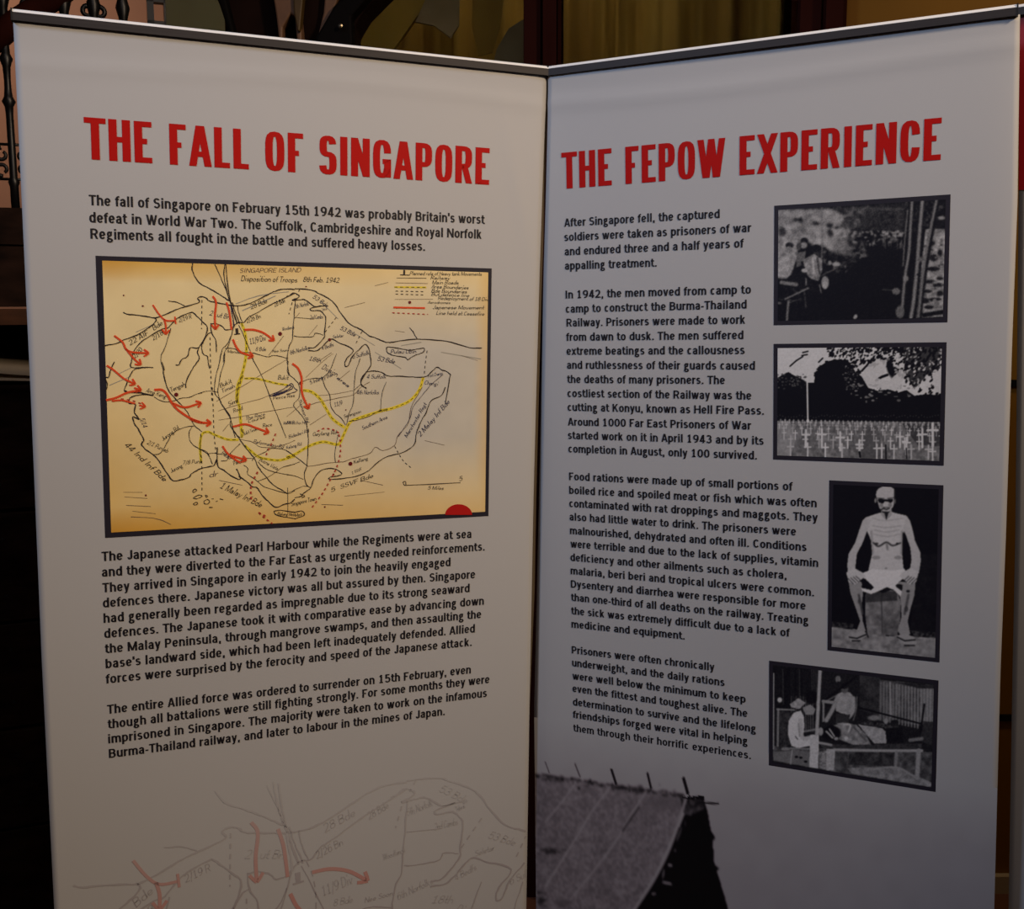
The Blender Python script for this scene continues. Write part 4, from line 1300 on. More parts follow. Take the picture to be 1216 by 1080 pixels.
def photo_hut_ward(PX, U_, V_):
    p = Painter('4', PX); p.fill(.12)
    r = np.random.RandomState(8)
    # slatted back wall
    p.poly([(95, 60), (390, 80), (390, 420), (95, 330)], .08)
    for k in range(22): p.line([(105 + k * 13, 80), (108 + k * 13, 300)], 5, r.choice([.05, .12, .28]), soft=4)
    for k in range(10): p.line([(210 + k * 15, 250), (212 + k * 15, 470)], 7, r.choice([.15, .3, .38]), soft=4)
    p.poly([(640, 100), (770, 130), (770, 400), (640, 330)], .20, noise=.1, nsc=30, seed=2)
    p.poly([(765, 145), (1105, 180), (1100, 420), (1010, 430), (760, 400)], .30, noise=.15, nsc=30, seed=3)
    for k in range(17):
        x = 772 + k * 19.5; p.line([(x, 160 + k * 3), (x - 2, 400 + k * 4)], 8, .48 + .012 * k, soft=5, op=.95)
    p.poly([(1015, 200), (1105, 200), (1100, 410), (1030, 400)], .54, soft=.4)
    p.poly([(860, 160), (1105, 180), (1105, 200), (1010, 200)], .10, soft=.3)
    p.line([(830, 160), (836, 380)], 9, .62); p.line([(875, 170), (878, 300)], 6, .52)
    p.line([(630, 320), (1020, 420)], 10, .04); p.line([(1045, 300), (1020, 480)], 12, .06)
    p.poly([(1040, 405), (1100, 410), (1095, 560), (1020, 530)], .20)
    # floor
    p.poly([(95, 560), (200, 570), (560, 580), (1095, 600), (1090, 820), (430, 715), (95, 655)], .30, noise=.2, nsc=28, seed=4)
    p.poly([(100, 600), (210, 590), (205, 670), (100, 650)], .44); p.poly([(560, 560), (860, 600), (850, 690), (560, 680)], .22, noise=.16, nsc=24, seed=7)
    p.poly([(560, 700), (860, 690), (1090, 790), (1085, 820), (590, 735)], .50, noise=.2, nsc=26, seed=6)
    p.poly([(215, 580), (330, 600), (325, 695), (210, 672)], .42); 
    for x, y in ((242, 630), (270, 635), (300, 660)): p.ell(x, y, 11, 7, .05)
    # left clutter: bright window sliver, stool, post
    p.line([(100, 105), (98, 580)], 8, .62); p.line([(128, 330), (125, 560)], 14, .50)
    p.ell(138, 272, 15, 16, .75); p.poly([(135, 335), (215, 350), (215, 540), (140, 590)], .20, noise=.15, nsc=14, seed=9); p.line([(120, 330), (230, 335)], 10, .55)
    p.poly([(200, 300), (255, 260), (300, 290), (260, 330), (215, 320)], .62, noise=.2, nsc=12, seed=10); p.ell(175, 580, 30, 10, .5)
    # kneeling medic on the left
    p.ell(338, 255, 42, 42, .06, soft=.3); p.poly([(280, 320), (330, 300), (362, 330), (350, 365), (300, 365)], .56)
    p.poly([(190, 440), (195, 400), (225, 352), (270, 338), (290, 380), (292, 440), (285, 500), (330, 505), (335, 560), (250, 575), (210, 560), (190, 490)], .80)
    p.line([(268, 400), (280, 510), (335, 505)], 24, .70, soft=8); p.line([(255, 420), (262, 500)], 5, .45, soft=6); p.line([(295, 470), (370, 455)], 12, .5)
    p.line([(235, 500), (250, 520)], 5, .2); p.line([(205, 575), (330, 580)], 10, .5); p.line([(215, 590), (205, 675)], 8, .6)
    # standing man
    p.ell(504, 142, 17, 22, .46); p.line([(505, 165), (508, 240)], 20, .12)
    p.poly([(490, 240), (530, 220), (580, 225), (608, 260), (605, 330), (590, 370), (520, 355), (490, 340)], .60, noise=.12, nsc=24, seed=12)
    p.line([(498, 260), (470, 330), (430, 400)], 26, .60, soft=8); p.line([(600, 260), (598, 340), (560, 390), (510, 420)], 24, .62, soft=8)
    p.ell(545, 203, 24, 27, .34); p.ell(543, 188, 24, 14, .10)
    p.poly([(490, 355), (580, 365), (570, 410), (490, 420)], .20); p.line([(410, 280), (620, 125)], 11, .05); p.line([(410, 290), (500, 240)], 6, .5); p.line([(410, 280), (490, 290)], 20, .55)
    p.line([(622, 250), (618, 330), (600, 400)], 6, .45); p.poly([(405, 290), (420, 290), (418, 410), (405, 410)], .55)
    # patient on the table
    p.poly([(475, 430), (560, 415), (620, 430), (680, 490), (710, 555), (600, 555), (510, 520)], .52, noise=.2, nsc=20, seed=13)
    p.line([(540, 425), (580, 430), (570, 470)], 12, .72); p.line([(600, 440), (680, 530)], 10, .34, soft=8)
    p.poly([(630, 425), (780, 450), (812, 480), (808, 545), (730, 545), (690, 500)], .62, noise=.15, nsc=14, seed=14)
    p.ell(462, 480, 60, 46, .06, soft=.2); p.line([(430, 470), (470, 510)], 12, .62); p.line([(450, 455), (480, 500)], 10, .66); p.ell(492, 515, 14, 10, .6); p.ell(555, 512, 12, 14, .74)
    p.poly([(800, 450), (910, 450), (915, 540), (808, 545)], .08); p.poly([(690, 400), (900, 440), (800, 450), (640, 420)], .22, noise=.3, nsc=10, seed=15)
    p.ell(730, 385, 40, 16, .5, soft=.6); p.ell(805, 405, 14, 18, .55); p.ell(860, 410, 24, 14, .1)
    p.line([(955, 525), (1030, 515)], 22, .46); p.ell(395, 470, 16, 26, .6)
    # table, legs, pole
    p.poly([(400, 545), (560, 555), (1030, 545), (1030, 575), (560, 580), (430, 590), (395, 560)], .22, noise=.1, nsc=20, seed=16)
    p.line([(480, 585), (720, 590), (1030, 590)], 18, .62, soft=6)
    p.line([(380, 540), (460, 555)], 16, .6); p.line([(1010, 590), (1000, 760)], 28, .58, soft=5); p.line([(870, 600), (862, 735)], 20, .5, soft=5)
    p.line([(720, 710), (870, 695), (995, 760)], 12, .55); p.line([(570, 600), (560, 690)], 8, .35)
    p.poly([(430, 580), (485, 580), (478, 715), (430, 715)], .66, noise=.1, nsc=10, seed=17); p.poly([(330, 490), (385, 490), (378, 702), (322, 695)], .76, noise=.08, nsc=10, seed=18)
    p.line([(392, 88), (380, 300), (370, 490)], 22, .66, soft=5); p.line([(402, 100), (392, 300)], 4, .2)
    p.poly([(385, 600), (430, 590), (428, 712), (384, 700)], .50, noise=.3, nsc=10, seed=19); p.ell(412, 640, 14, 26, .56)
    p.g = p.g * 1.24; p.blur(2); p.grain(.08, 8, 6)
    return p.rgb()


def photo_roof(PX, U_, V_):
    p = Painter('5', PX); p.fill(1.0)
    r = np.random.RandomState(2)
    n = value_noise(p.x / 90, p.y / 90, 3)
    grad = np.clip((V_.max() - V_.ravel()) / .11, 0, 1)
    p.g = 1.0 - grad * (.075 + .03 * n) - np.clip((V_.max() - V_.ravel() - .11) * .2, 0, .06)
    sky = p.g.copy(); p.fill(2.0)
    # thatched roof slope
    p.poly([(40, 175), (150, 192), (330, 218), (520, 246), (700, 268), (900, 300), (905, 340), (840, 520), (740, 740), (600, 960), (300, 1500), (40, 1500)], .68, noise=.07, nsc=60, seed=5)
    roof = p.g < 1.9
    p.g = np.where(roof, p.g, sky)
    p.grain(.20, 13, 7, roof)
    for _ in range(260):
        x, y = r.uniform(80, 860), r.uniform(230, 930)
        if x < 905 - (y - 300) * .45: p.ell(x, y, r.uniform(5, 22), r.uniform(3, 7), .50, op=.5, ang=r.uniform(-25, 15))
    for _ in range(150):
        x = r.uniform(70, 900); p.ell(x, 190 + (x - 150) * .145 + abs(r.normal()) * 14, r.uniform(4, 16), r.uniform(3, 8), r.choice([.12, .3, .45]), op=.8)
    for cx_, cy_, rx_, ry_, m_ in ((165, 612, 60, 14, 26), (645, 275, 34, 18, 16), (110, 880, 24, 36, 22), (530, 262, 30, 14, 8)):
        for _ in range(m_): p.ell(cx_ + r.normal() * rx_ * .55, cy_ + r.normal() * ry_ * .55, r.uniform(6, 16), r.uniform(4, 10), r.choice([.2, .28, .35]), soft=.8, op=.6)
    p.ell(5000, 5000, 1, 1, 0); p.ell(230, 900, 40, 20, .4, soft=.7, op=.6)
    p.ell(810, 350, 110, 40, .55, soft=.8, op=.6)
    for pts in ([(300, 225), (230, 330), (130, 450)], [(490, 255), (390, 390), (300, 540), (130, 810)], [(690, 280), (600, 420), (520, 560), (400, 720), (270, 880)]):
        p.line(pts, 9, .86, soft=6, op=.95)
    p.line([(650, 370), (600, 440), (560, 500)], 8, .22, soft=6)
    # dark gable end
    p.poly([(920, 330), (1010, 330), (1030, 400), (1048, 500), (1072, 540), (1058, 560), (1068, 690), (1092, 710), (1080, 725), (1110, 820), (1150, 960), (1350, 1500), (560, 1500), (620, 960), (740, 760), (850, 540), (905, 400)], .02)
    p.poly([(880, 320), (990, 310), (1015, 330), (1010, 380), (930, 420), (890, 400)], .30, noise=.4, nsc=14, seed=8)
    p.line([(912, 310), (880, 420), (820, 600), (730, 780), (620, 950), (560, 1060)], 15, .85, soft=6)
    for c in ((872, 520, 8, 46, .42, 20), (822, 692, 14, 10, .8, 0), (805, 792, 30, 9, .8, 12), (732, 850, 15, 8, .7, 0), (850, 610, 10, 6, .5, 0), (785, 740, 8, 30, .5, 10), (905, 460, 6, 22, .3, 0)):
        p.ell(*c[:5], soft=.4, ang=c[5])
    p.blur(1)
    for a_, b_, w in (((130, 118), (152, 178), 5), ((295, 128), (322, 198), 7), ((497, 160), (522, 238), 13), ((697, 182), (716, 262), 12), ((897, 210), (920, 292), 17), ((990, 345), (1088, 350), 11)):
        p.line([a_, b_], w, .14 if w > 10 else .42, soft=7)
    for _ in range(30): x = r.uniform(900, 1010); p.ell(x, 315 + r.uniform(-6, 10), 9, 5, .08)
    rgb = p.rgb(white=(1, 1, 1), black=(.004, .003, .008))
    tint = np.array([.52, .505, .515]) if False else np.array(SHEET_ALB)
    warm = np.clip(1 - p.g, 0, .3)[:, None] * np.array([.25, -.2, .05])
    return np.clip(rgb * tint * (1 + warm), 0.003, 1)


for corners, fn, nu, nv, b, nm in (
        (((919.5,244.3),(1128.8,231.1),(918.9,386.1),(1125.1,383.1)), photo_shed, 330, 220, (.0068, .0072), 'black and white photograph of men in a long open hut'),
        (((918.9,407.9),(1124.1,407.2),(918.3,545.3),(1120.7,553.6)), photo_cemetery, 330, 220, (.0068, .0072), 'black and white photograph of rows of white crosses'),
        (((984.9,570.2),(1120.4,576.7),(982.7,771.8),(1115.6,787.3)), photo_seated, 210, 320, (.0068, .0068), 'black and white photograph of a thin seated man in shorts'),
        (((913.4,784.2),(1114.5,808.9),(912.9,909),(1111.1,941.3)), photo_hut_ward, 330, 215, (.0068, .0068), 'black and white photograph of men tending a patient on a table')):
    ul, ur, vt, vb = quad_fns(PR, *corners)
    bd = grid('photograph_border', PR, ul, ur, vb, vt, 24, 18, 0.0004, M['border_ink'], right)
    bx_, by_ = b
    o = grid('photograph', PR, lambda v: ul(v) + bx_, lambda v: ur(v) - bx_, vb + by_, vt - by_, nu, nv, 0.0007, M['print_col'], right, fn)
    o['label'] = nm
# hut roof picture fading into the sheet at the foot of the right banner
vt5 = PR.uv(900, 893)[1]
grid('hut_photograph', PR, lambda v: R_left(v) + .0003, lambda v: R_right(v) - .0003, vt5, VBOT, 420, 260, 0.0003, M['print_col'], right, photo_roof)

# ---------------------------------------------------------------- the hand drawn map
MAPC = ((113.4,303.6),(583.9,319.1),(124.8,639.2),(579.9,613.0))
ul, ur, vt, vb = quad_fns(PL, *MAPC)
grid('map_border', PL, ul, ur, vb, vt, 60, 40, 0.0004, M['border_ink'], left)


def map_paper(PX, U_, V_):
    x, y = PX[:, 0], PX[:, 1]
    s = (x - 118) / 460.0
    top = 308 + (x - 118) * .034
    bot = 636 - (x - 118) * .056
    t = (y - top) / (bot - top)
    base = np.array([.97, .79, .42])
    grey = np.array([.64, .60, .51])
    gold = np.array([.86, .52, .10])
    deep = np.array([.70, .32, .03])
    n = value_noise(x / 26, y / 26, 21) * .6 + value_noise(x / 9, y / 9, 22) * .4 - .5
    wg = np.clip((s - .42) / .40, 0, 1) * np.clip(1.5 * (1 - abs(t - .50) / .52), 0, 1)
    c = base * (1 - wg[:, None]) + grey * wg[:, None]
    e = np.clip(1 - t / .075, 0, 1) ** .7 * np.clip(1.15 - s * 1.2, .15, 1)
    e = np.maximum(e, np.clip((t - .74) / .26, 0, 1) ** 1.2 * np.clip(1.1 - s * .8, .25, 1))
    e = np.maximum(e, np.clip((s - .965) / .035, 0, 1) * .5)
    e = np.maximum(e, np.clip(.30 - s, 0, .3) / .3 * np.clip((t - .35) / .5, 0, 1) * .7)
    c = c * (1 - e[:, None]) + gold * e[:, None]
    d = np.clip((t - .90) / .1, 0, 1) * np.clip(1 - abs(s - .03) / .35, .25, 1)
    d = np.maximum(d, np.exp(-((s - .02) ** 2 + (t - .0) ** 2) / .006) * .6)
    c = c * (1 - .8 * d[:, None]) + deep * .8 * d[:, None]
    return np.clip(c * (1 + .09 * n[:, None]), 0, 1)


bx_ = .0062
grid('map_paper', PL, lambda v: ul(v) + .0095, lambda v: ur(v) - .0066, vb + .0085, vt - .0072, 150, 110, 0.0007, M['print_col'], left, map_paper)

LINES = [
 # (ink, half width mm, crop, points)
 ('ink', .95, 'A', [(62,562),(150,545),(190,525),(270,495),(340,450),(375,420),(382,405),(375,395),(340,388),(280,378),(215,372),(185,360)]),
 ('ink', .95, 'A', [(375,395),(420,380),(500,345),(560,325),(640,300),(632,275),(655,265),(685,275),(700,290),(780,308),(830,318),(900,318),(960,300),(1050,255),(1110,228),(1160,220),(1216,222)]),
 ('ink', .7, 'A', [(455,292),(510,300),(555,322)]),
 ('ink', .95, 'B', [(0,218),(60,220),(120,232),(140,245),(200,275),(240,310),(275,365),(330,430),(400,465),(445,500),(480,512),(540,537),(580,540),(640,530),(735,521),(860,528),(940,540),(1050,572),(1125,575)]),
 ('ink', .6, 'B', [(735,520),(715,485),(690,452)]), ('ink', .6, 'B', [(722,500),(708,470)]),
 # north west shore of the island
 ('ink', .9, 'A', [(600,358),(550,375),(510,395),(480,425),(450,455),(420,460),(350,500),(290,540),(245,600),(235,650),(232,690),(300,692),(365,692)]),
 ('ink', .8, 'A', [(300,692),(250,705),(225,740),(205,790),(192,830),(215,842),(290,845)]),
 ('ink', .9, 'A', [(600,358),(630,385),(670,425),(690,450),(680,500),(650,555),(630,575),(590,572),(580,590),(570,625),(535,645),(520,675),(500,676)]),
 ('ink', .9, 'A', [(640,570),(630,600),(640,640),(600,700),(565,770),(560,815)]),
 ('ink', .8, 'A', [(710,425),(715,480),(740,530),(745,600)]), ('ink', .8, 'A', [(715,480),(695,490),(670,530),(655,570),(665,610),(690,625),(695,660),(705,700)]),
 ('ink', .8, 'A', [(710,428),(750,430),(780,445),(800,465),(835,458),(860,430),(880,420),(910,420),(940,385),(960,378),(1060,320),(1120,290),(1216,245)]),
 # river Johore causeway bundle
 ('ink', .9, 'A', [(602,64),(600,110),(640,180),(700,215),(760,250),(820,290)]),
 ('ink', .6, 'A', [(735,70),(770,150),(800,220),(822,290)]), ('ink', .8, 'A', [(795,70),(790,130),(800,200),(828,300)]), ('ink', .8, 'A', [(800,70),(812,200),(832,300)]),
 ('ink', 1.1, 'A', [(828,290),(850,370),(870,430)]), ('ink', .7, 'A', [(840,300),(858,360),(885,430)]),
 ('blue', 1.0, 'A', [(832,320),(845,400),(850,450)]),
 ('ink', .6, 'A', [(870,320),(880,370),(900,420)]),
 # west and south shore
 ('ink', .9, 'K', [(50,180),(90,185),(105,130),(130,60),(160,0)]), ('ink', .9, 'K', [(45,190),(72,260),(70,310),(50,350)]),
 ('ink', 1.1, 'K', [(285,345),(330,360),(420,350),(520,380),(630,405)]),
 ('ink', 1.0, 'K', [(630,405),(520,390),(400,410),(345,440),(340,500),(400,500),(415,530),(400,600),(440,660),(455,690),(385,660),(390,710),(410,760),(440,790),(480,870),(515,940),(490,980),(492,1013)]),
 ('ink', 1.0, 'C', [(300,325),(295,345),(320,375),(350,395),(380,420),(410,460),(450,520),(485,562),(540,555),(582,540),(595,520),(650,490),(700,478),(730,470),(748,430)]),
 ('ink', 1.0, 'C', [(750,362),(748,430),(755,478),(790,500),(830,530),(885,555),(880,520),(865,492)]),
 ('ink', 1.0, 'C', [(880,535),(930,570),(960,598),(990,605),(1020,650),(1060,690),(1102,722),(1150,705),(1190,695),(1216,672)]),
 ('ink', .9, 'D', [(0,665),(40,655),(50,640),(95,605),(110,560),(140,515),(180,492),(240,490),(280,515),(270,530),(215,540),(205,552),(250,552),(350,540),(430,510),(500,450),(560,415),(640,395),(690,370),(722,335),(730,280),(755,210),(790,150),(820,80),(880,50),(905,0)]),
 ('ink', .9, 'B', [(905,912),(930,760),(935,735),(910,715),(880,705),(855,690),(830,710),(790,745),(740,750),(650,745),(560,742),(520,720),(470,712),(430,718)]),
 ('ink', .9, 'B', [(430,718),(400,770),(402,800),(430,815)]), ('ink', .9, 'B', [(430,718),(455,680),(455,640),(445,580),(422,552),(390,580),(345,625),(320,680),(300,680),(310,640),(350,585),(260,540),(220,520),(190,540),(160,570),(130,590),(80,590)]),
 ('ink', .9, 'B', [(80,575),(120,570),(160,530),(178,505),(178,480),(185,400),(180,380),(150,350),(100,350),(95,335),(140,325),(190,320)]),
 ('ink', .9, 'F', [(420,340),(330,340),(250,280),(200,262),(120,268),(65,268),(130,245),(150,215),(90,182),(40,210),(0,225)]),
 ('ink', .6, 'F', [(85,700),(160,710),(310,708),(350,665),(445,690)]),
 ('ink', .7, 'F', [(105,270),(95,400),(80,600),(70,740),(30,830),(10,960),(15,1013)]),
 # Pulau Ubin
 ('ink', .8, 'B', [(550,575),(560,568),(620,575),(690,588),(740,580),(778,575),(770,600),(730,615),(700,630),(678,645),(660,630),(590,618),(555,600),(550,575)]),
 # interior roads and boundaries
 ('ink', .6, 'A', [(470,455),(440,560),(410,630),(425,705),(430,740),(455,830),(500,880),(525,912)]),
 ('ink', .6, 'K', [(735,0),(760,90),(745,130),(780,260),(820,350),(900,450),(1000,550),(1060,640),(1090,700),(1130,770),(1216,840)]),
 ('ink', .6, 'K', [(640,420),(720,465),(800,480),(900,460),(960,435),(1060,425),(1150,385),(1216,372)]),
 ('ink', .5, 'G', [(0,500),(100,465),(200,450),(290,465)]),
 ('ink', .7, 'E', [(450,700),(400,800),(340,870),(310,1013)]), ('ink', .6, 'E', [(480,600),(440,740),(410,830),(370,900),(355,1013)]),
 ('ink', .6, 'G', [(330,0),(300,150),(265,280),(250,400),(255,480),(300,540),(360,640),(440,760),(440,860),(500,960),(560,1013)]),
 ('ink', .6, 'G', [(375,0),(365,110),(325,240),(300,380),(290,470),(330,600),(380,680),(440,780),(470,900),(500,1013)]),
 ('ink', .6, 'E', [(380,850),(480,850),(560,890),(720,905),(880,950),(950,935),(1040,945),(1120,970)]),
 ('ink', .55, 'E', [(540,570),(620,740),(700,940),(720,1013)]), ('ink', .55, 'G', [(700,50),(840,320),(960,640),(1050,860),(1110,1013)]),
 ('pencil', .45, 'G', [(270,575),(480,450),(640,360),(800,260),(1120,70)]), ('pencil', .45, 'G', [(290,690),(520,620),(780,550),(920,500)]), ('pencil', .45, 'G', [(300,800),(500,770),(760,720),(1216,640)]),
 ('pencil', .4, 'G', [(420,850),(350,935)]), ('pencil', .4, 'E', [(1080,700),(900,930)]), ('pencil', .4, 'H', [(560,0),(440,90),(230,290)]), ('pencil', .4, 'H', [(480,730),(280,860)]),
 ('pencil', .5, 'H', [(200,640),(400,580),(600,540),(800,495),(900,400),(1000,340)]), ('pencil', .4, 'H', [(0,760),(100,680),(240,560)]),
 ('pencil', .4, 'F', [(160,420),(90,500)]), ('pencil', .4, 'F', [(370,570),(270,690)]), ('pencil', .4, 'F', [(540,900),(380,1010)]), ('pencil', .4, 'H', [(760,200),(640,300)]),
 ('ink', .55, 'G', [(1120,70),(1135,180),(1150,250),(1216,310)]), ('ink', .55, 'H', [(20,90),(15,230),(90,300),(150,380),(155,520),(90,600),(100,650),(180,740),(240,850),(260,1013)]),
 ('ink', .55, 'H', [(190,335),(300,300),(420,290),(500,230),(540,160),(600,0)]), ('ink', .6, 'H', [(430,290),(460,390),(520,500),(530,620),(580,710),(660,780),(710,860)]),
 ('ink', .55, 'H', [(885,60),(830,230),(810,420),(800,600),(750,730),(720,860)]), ('ink', .8, 'H', [(960,215),(900,300),(900,370),(960,425)]), ('ink', .5, 'H', [(890,370),(810,440)]),
 ('ink', .5, 'H', [(1200,340),(1150,480),(1130,680)]), ('ink', .6, 'H', [(1130,680),(1000,750),(850,800),(750,815)]),
 ('blue', .55, 'L', [(770,250),(640,360),(560,450),(480,550),(410,640),(360,800),(230,1000)]), ('pencil', .6, 'D', [(765,0),(700,120),(680,220),(620,290),(598,350),(530,380),(485,360),(455,395),(400,415),(340,430),(290,448),(200,455),(90,475),(72,465)]),
 ('ink', .5, 'I', [(0,195),(70,235),(150,265),(190,330),(225,420)]), ('ink', .5, 'I', [(170,295),(240,285),(330,300),(440,300),(540,340),(720,350)]),
 ('ink', .6, 'I', [(560,170),(440,290),(400,370),(330,380)]), ('pencil', .5, 'I', [(560,120),(700,150),(800,210),(930,215),(1100,180),(1216,130)]),
 ('ink', .8, 'I', [(470,0),(560,130),(640,240),(730,350),(780,460),(870,570),(960,670),(1060,730),(1130,775)]),
 ('ink', .55, 'I', [(700,380),(740,330),(860,270),(910,230),(1080,240),(1216,320)]), ('ink', .55, 'I', [(600,430),(650,470),(650,540),(740,600),(830,680),(940,720),(1130,770),(1216,735)]),
 ('ink', .55, 'I', [(770,625),(880,580),(980,520),(1060,460),(1216,415)]), ('ink', .55, 'I', [(770,390),(860,470),(960,510),(1100,540),(1216,560)]),
 ('ink', .5, 'I', [(1130,700),(1130,1013)]), ('ink', .7, 'J', [(260,0),(262,200),(245,430),(215,540),(240,660),(290,700)]), ('ink', .6, 'J', [(0,255),(100,320),(245,435)]),
 ('ink', .5, 'J', [(0,440),(80,420),(160,390)]), ('ink', .5, 'J', [(0,545),(100,560),(205,600)]), ('ink', .5, 'J', [(620,60),(600,180),(580,300),(590,400)]), ('ink', .5, 'J', [(30,760),(180,690),(260,685)]),
 ('ink', .6, 'C', [(610,232),(540,245),(480,280),(450,330),(410,395),(365,405)]), ('ink', .55, 'C', [(600,235),(580,275),(590,330),(640,370),(690,400),(720,460)]),
 ('ink', .45, 'B', [(0,390),(110,400)]), ('pencil', .4, 'B', [(140,860),(250,850),(350,830)]),
 ('blue', .8, 'G', [(910,510),(1000,500),(1130,450),(1190,410),(1140,380),(1060,440),(910,500)]), ('blue', .7, 'H', [(0,410),(60,360),(100,420),(130,440),(80,470),(0,490)]),
 ('blue', .8, 'G', [(940,505),(1100,455),(1170,400)]), ('blue', .6, 'G', [(960,495),(1140,430)]),
 # sea shading strokes
 ('wash', .7, 'A', [(150,735),(240,690)]), ('wash', .7, 'A', [(100,800),(230,745)]), ('wash', .7, 'A', [(260,480),(370,430)]), ('wash', .8, 'A', [(860,310),(1000,260),(1180,235)]), ('wash', .8, 'A', [(900,350),(1100,260)]),
 ('wash', .8, 'B', [(150,290),(260,400)]), ('wash', .8, 'B', [(330,470),(480,560)]), ('wash', .8, 'B', [(480,600),(640,700)]), ('wash', .8, 'B', [(640,560),(760,540)]), ('wash', .8, 'B', [(880,600),(1120,640)]),
 ('pencil', .4, 'C', [(185,630),(300,632)]), ('pencil', .4, 'C', [(190,660),(330,668)]), ('pencil', .4, 'C', [(200,710),(350,718)]), ('pencil', .5, 'C', [(230,780),(380,790),(470,825)]), ('pencil', .4, 'C', [(240,745),(380,760)]),
 ('pencil', .4, 'C', [(760,560),(900,590)]), ('pencil', .4, 'D', [(300,655),(540,630)]), ('pencil', .4, 'D', [(160,705),(290,710)]), ('pencil', .4, 'D', [(400,560),(530,590)]), ('pencil', .35, 'D', [(780,320),(900,350)]),
 ('pencil', .35, 'B', [(300,330),(420,300)]), ('pencil', .35, 'B', [(600,470),(660,480)]), ('pencil', .35, 'B', [(480,200),(560,180)]), ('pencil', .35, 'B', [(1000,620),(1100,650)]),
 # islands off the south
 ('ink', .7, 'C', [(600,630),(612,612),(625,618),(612,632),(600,630)]), ('ink', .7, 'C', [(605,665),(640,648),(658,655),(630,670),(605,668)]), ('ink', .7, 'C', [(605,700),(625,692),(632,702),(612,708),(605,700)]),
 ('ink', .7, 'C', [(670,685),(690,675),(705,688),(690,702),(672,700),(670,685)]), ('ink', .6, 'C', [(678,648),(692,655),(682,662),(678,648)]), ('ink', .6, 'C', [(715,672),(728,670)]), ('ink', .6, 'C', [(740,688),(752,684)]), ('ink', .8, 'C', [(765,672),(785,676)]), ('ink', .8, 'C', [(702,722),(722,724)]),
 ('ink', .8, 'C', [(1090,745),(1110,770),(1216,790)]), ('ink', .8, 'C', [(1090,745),(1130,740),(1216,752)]),
 ('ink', .8, 'D', [(0,752),(45,745),(55,770),(0,792)]), ('ink', .7, 'D', [(30,640),(60,655),(40,665)]), 
 # scale and legend strokes
 ('ink', .7, 'D', [(658,590),(820,583),(995,574)]), ('ink', .7, 'D', [(660,592),(650,572),(665,568),(668,585)]),
 ('ink', .5, 'B', [(612,152),(790,156)]), ('pencil', .5, 'B', [(605,182),(800,186)]), ('pencil', .4, 'B', [(600,282),(830,282)]),
 ('ink', .8, 'B', [(632,134),(690,136)]), ('ink', 1.6, 'B', [(658,106),(658,132)]), ('ink', 2.2, 'E', [(515,610),(520,670)]), ('ink', 1.2, 'E', [(485,680),(555,672)]),
]
REDS = [  # half width mm, crop, points, arrow head
 (1.6, 'A', [(362,315),(400,372),(440,408),(500,410)], 0), (1.8, 'A', [(430,400),(440,440),(440,485)], 1), (1.4, 'A', [(495,385),(500,430)], 0),
 (1.9, 'A', [(722,262),(742,300),(735,380),(738,455)], 1), (1.9, 'A', [(805,300),(820,350),(828,400),(835,465)], 0),
 (1.9, 'A', [(130,500),(180,540),(200,580),(240,600),(330,605)], 1), (1.9, 'A', [(200,580),(250,640),(285,670)], 1),
 (1.9, 'A', [(85,680),(130,710),(190,760),(250,788)], 1), (1.8, 'A', [(250,815),(285,825)], 1),
 (2.1, 'K', [(60,460),(180,430),(300,375),(400,352),(480,350)], 0), (1.7, 'K', [(130,470),(240,460),(330,480),(410,500)], 0), (1.6, 'K', [(460,520),(520,535)], 1),
 (2.3, 'K', [(640,335),(730,335),(790,385),(850,490),(930,580),(1080,680),(1216,730)], 0), (2.3, 'C', [(585,190),(640,210),(705,215)], 1), (2.1, 'K', [(860,495),(1010,545),(1190,495)], 1),
 (2.1, 'A', [(912,465),(970,465),(1030,485),(1085,525)], 1), (2.1, 'E', [(470,740),(510,830),(560,890),(630,920),(700,940)], 1),
 (2.2, 'H', [(70,120),(140,180),(180,290),(180,420),(200,520),(260,650)], 1), (2.1, 'G', [(470,880),(620,850),(740,890),(890,945)], 1),
 (2.0, 'I', [(345,200),(400,280),(480,350),(560,400)], 0), (2.0, 'I', [(440,310),(550,345),(620,365)], 1), (1.8, 'B', [(592,330),(782,334)], 0),
]
REDDASH = [('J', [(630,60),(645,130),(650,250),(640,330),(610,440),(575,520),(520,620),(440,760),(360,870),(300,950)], 1.15),
           ('H', [(370,935),(450,900),(560,915),(640,960)], 1.1), ('I', [(985,50),(940,160),(900,240),(870,310)], 1.1), ('I', [(770,510),(720,600),(690,680),(690,830),(730,860)], 1.4),
           ('I', [(780,1000),(900,1060)], 1.2), ('C', [(1000,755),(1040,790),(1080,820)], 1.3), ('B', [(585,362),(800,372)], .8), ('K', [(240,440),(380,465),(480,500)], .8)]
YELLOW = [('A', [(895,425),(915,480),(925,560),(918,650),(895,740),(872,800),(866,870),(870,905)], 2.3), ('G', [(590,260),(540,420),(525,560),(550,640),(560,760),(580,1000)], 2.4),
          ('G', [(610,300),(740,300),(880,330),(1000,360),(1130,378)], 1.8), ('H', [(200,440),(300,460),(400,540),(470,650),(560,790),(700,890)], 2.6),
          ('J', [(0,335),(100,300),(200,240),(320,180),(450,150),(590,180),(640,165),(690,60),(760,-80),(850,-130),(1130,-220),(1216,-240)], 2.5), ('L', [(0,690),(150,660),(330,590),(420,520),(490,420),(530,290)], 2.6),
          ('I', [(90,400),(75,200),(100,60),(170,30),(240,60),(400,120),(540,125)], 2.0), ('I', [(610,190),(700,270),(780,330),(900,360),(1040,370),(1216,320)], 2.2), ('B', [(598,208),(790,210)], 1.5), ('I', [(590,0),(575,100)], 2.0)]
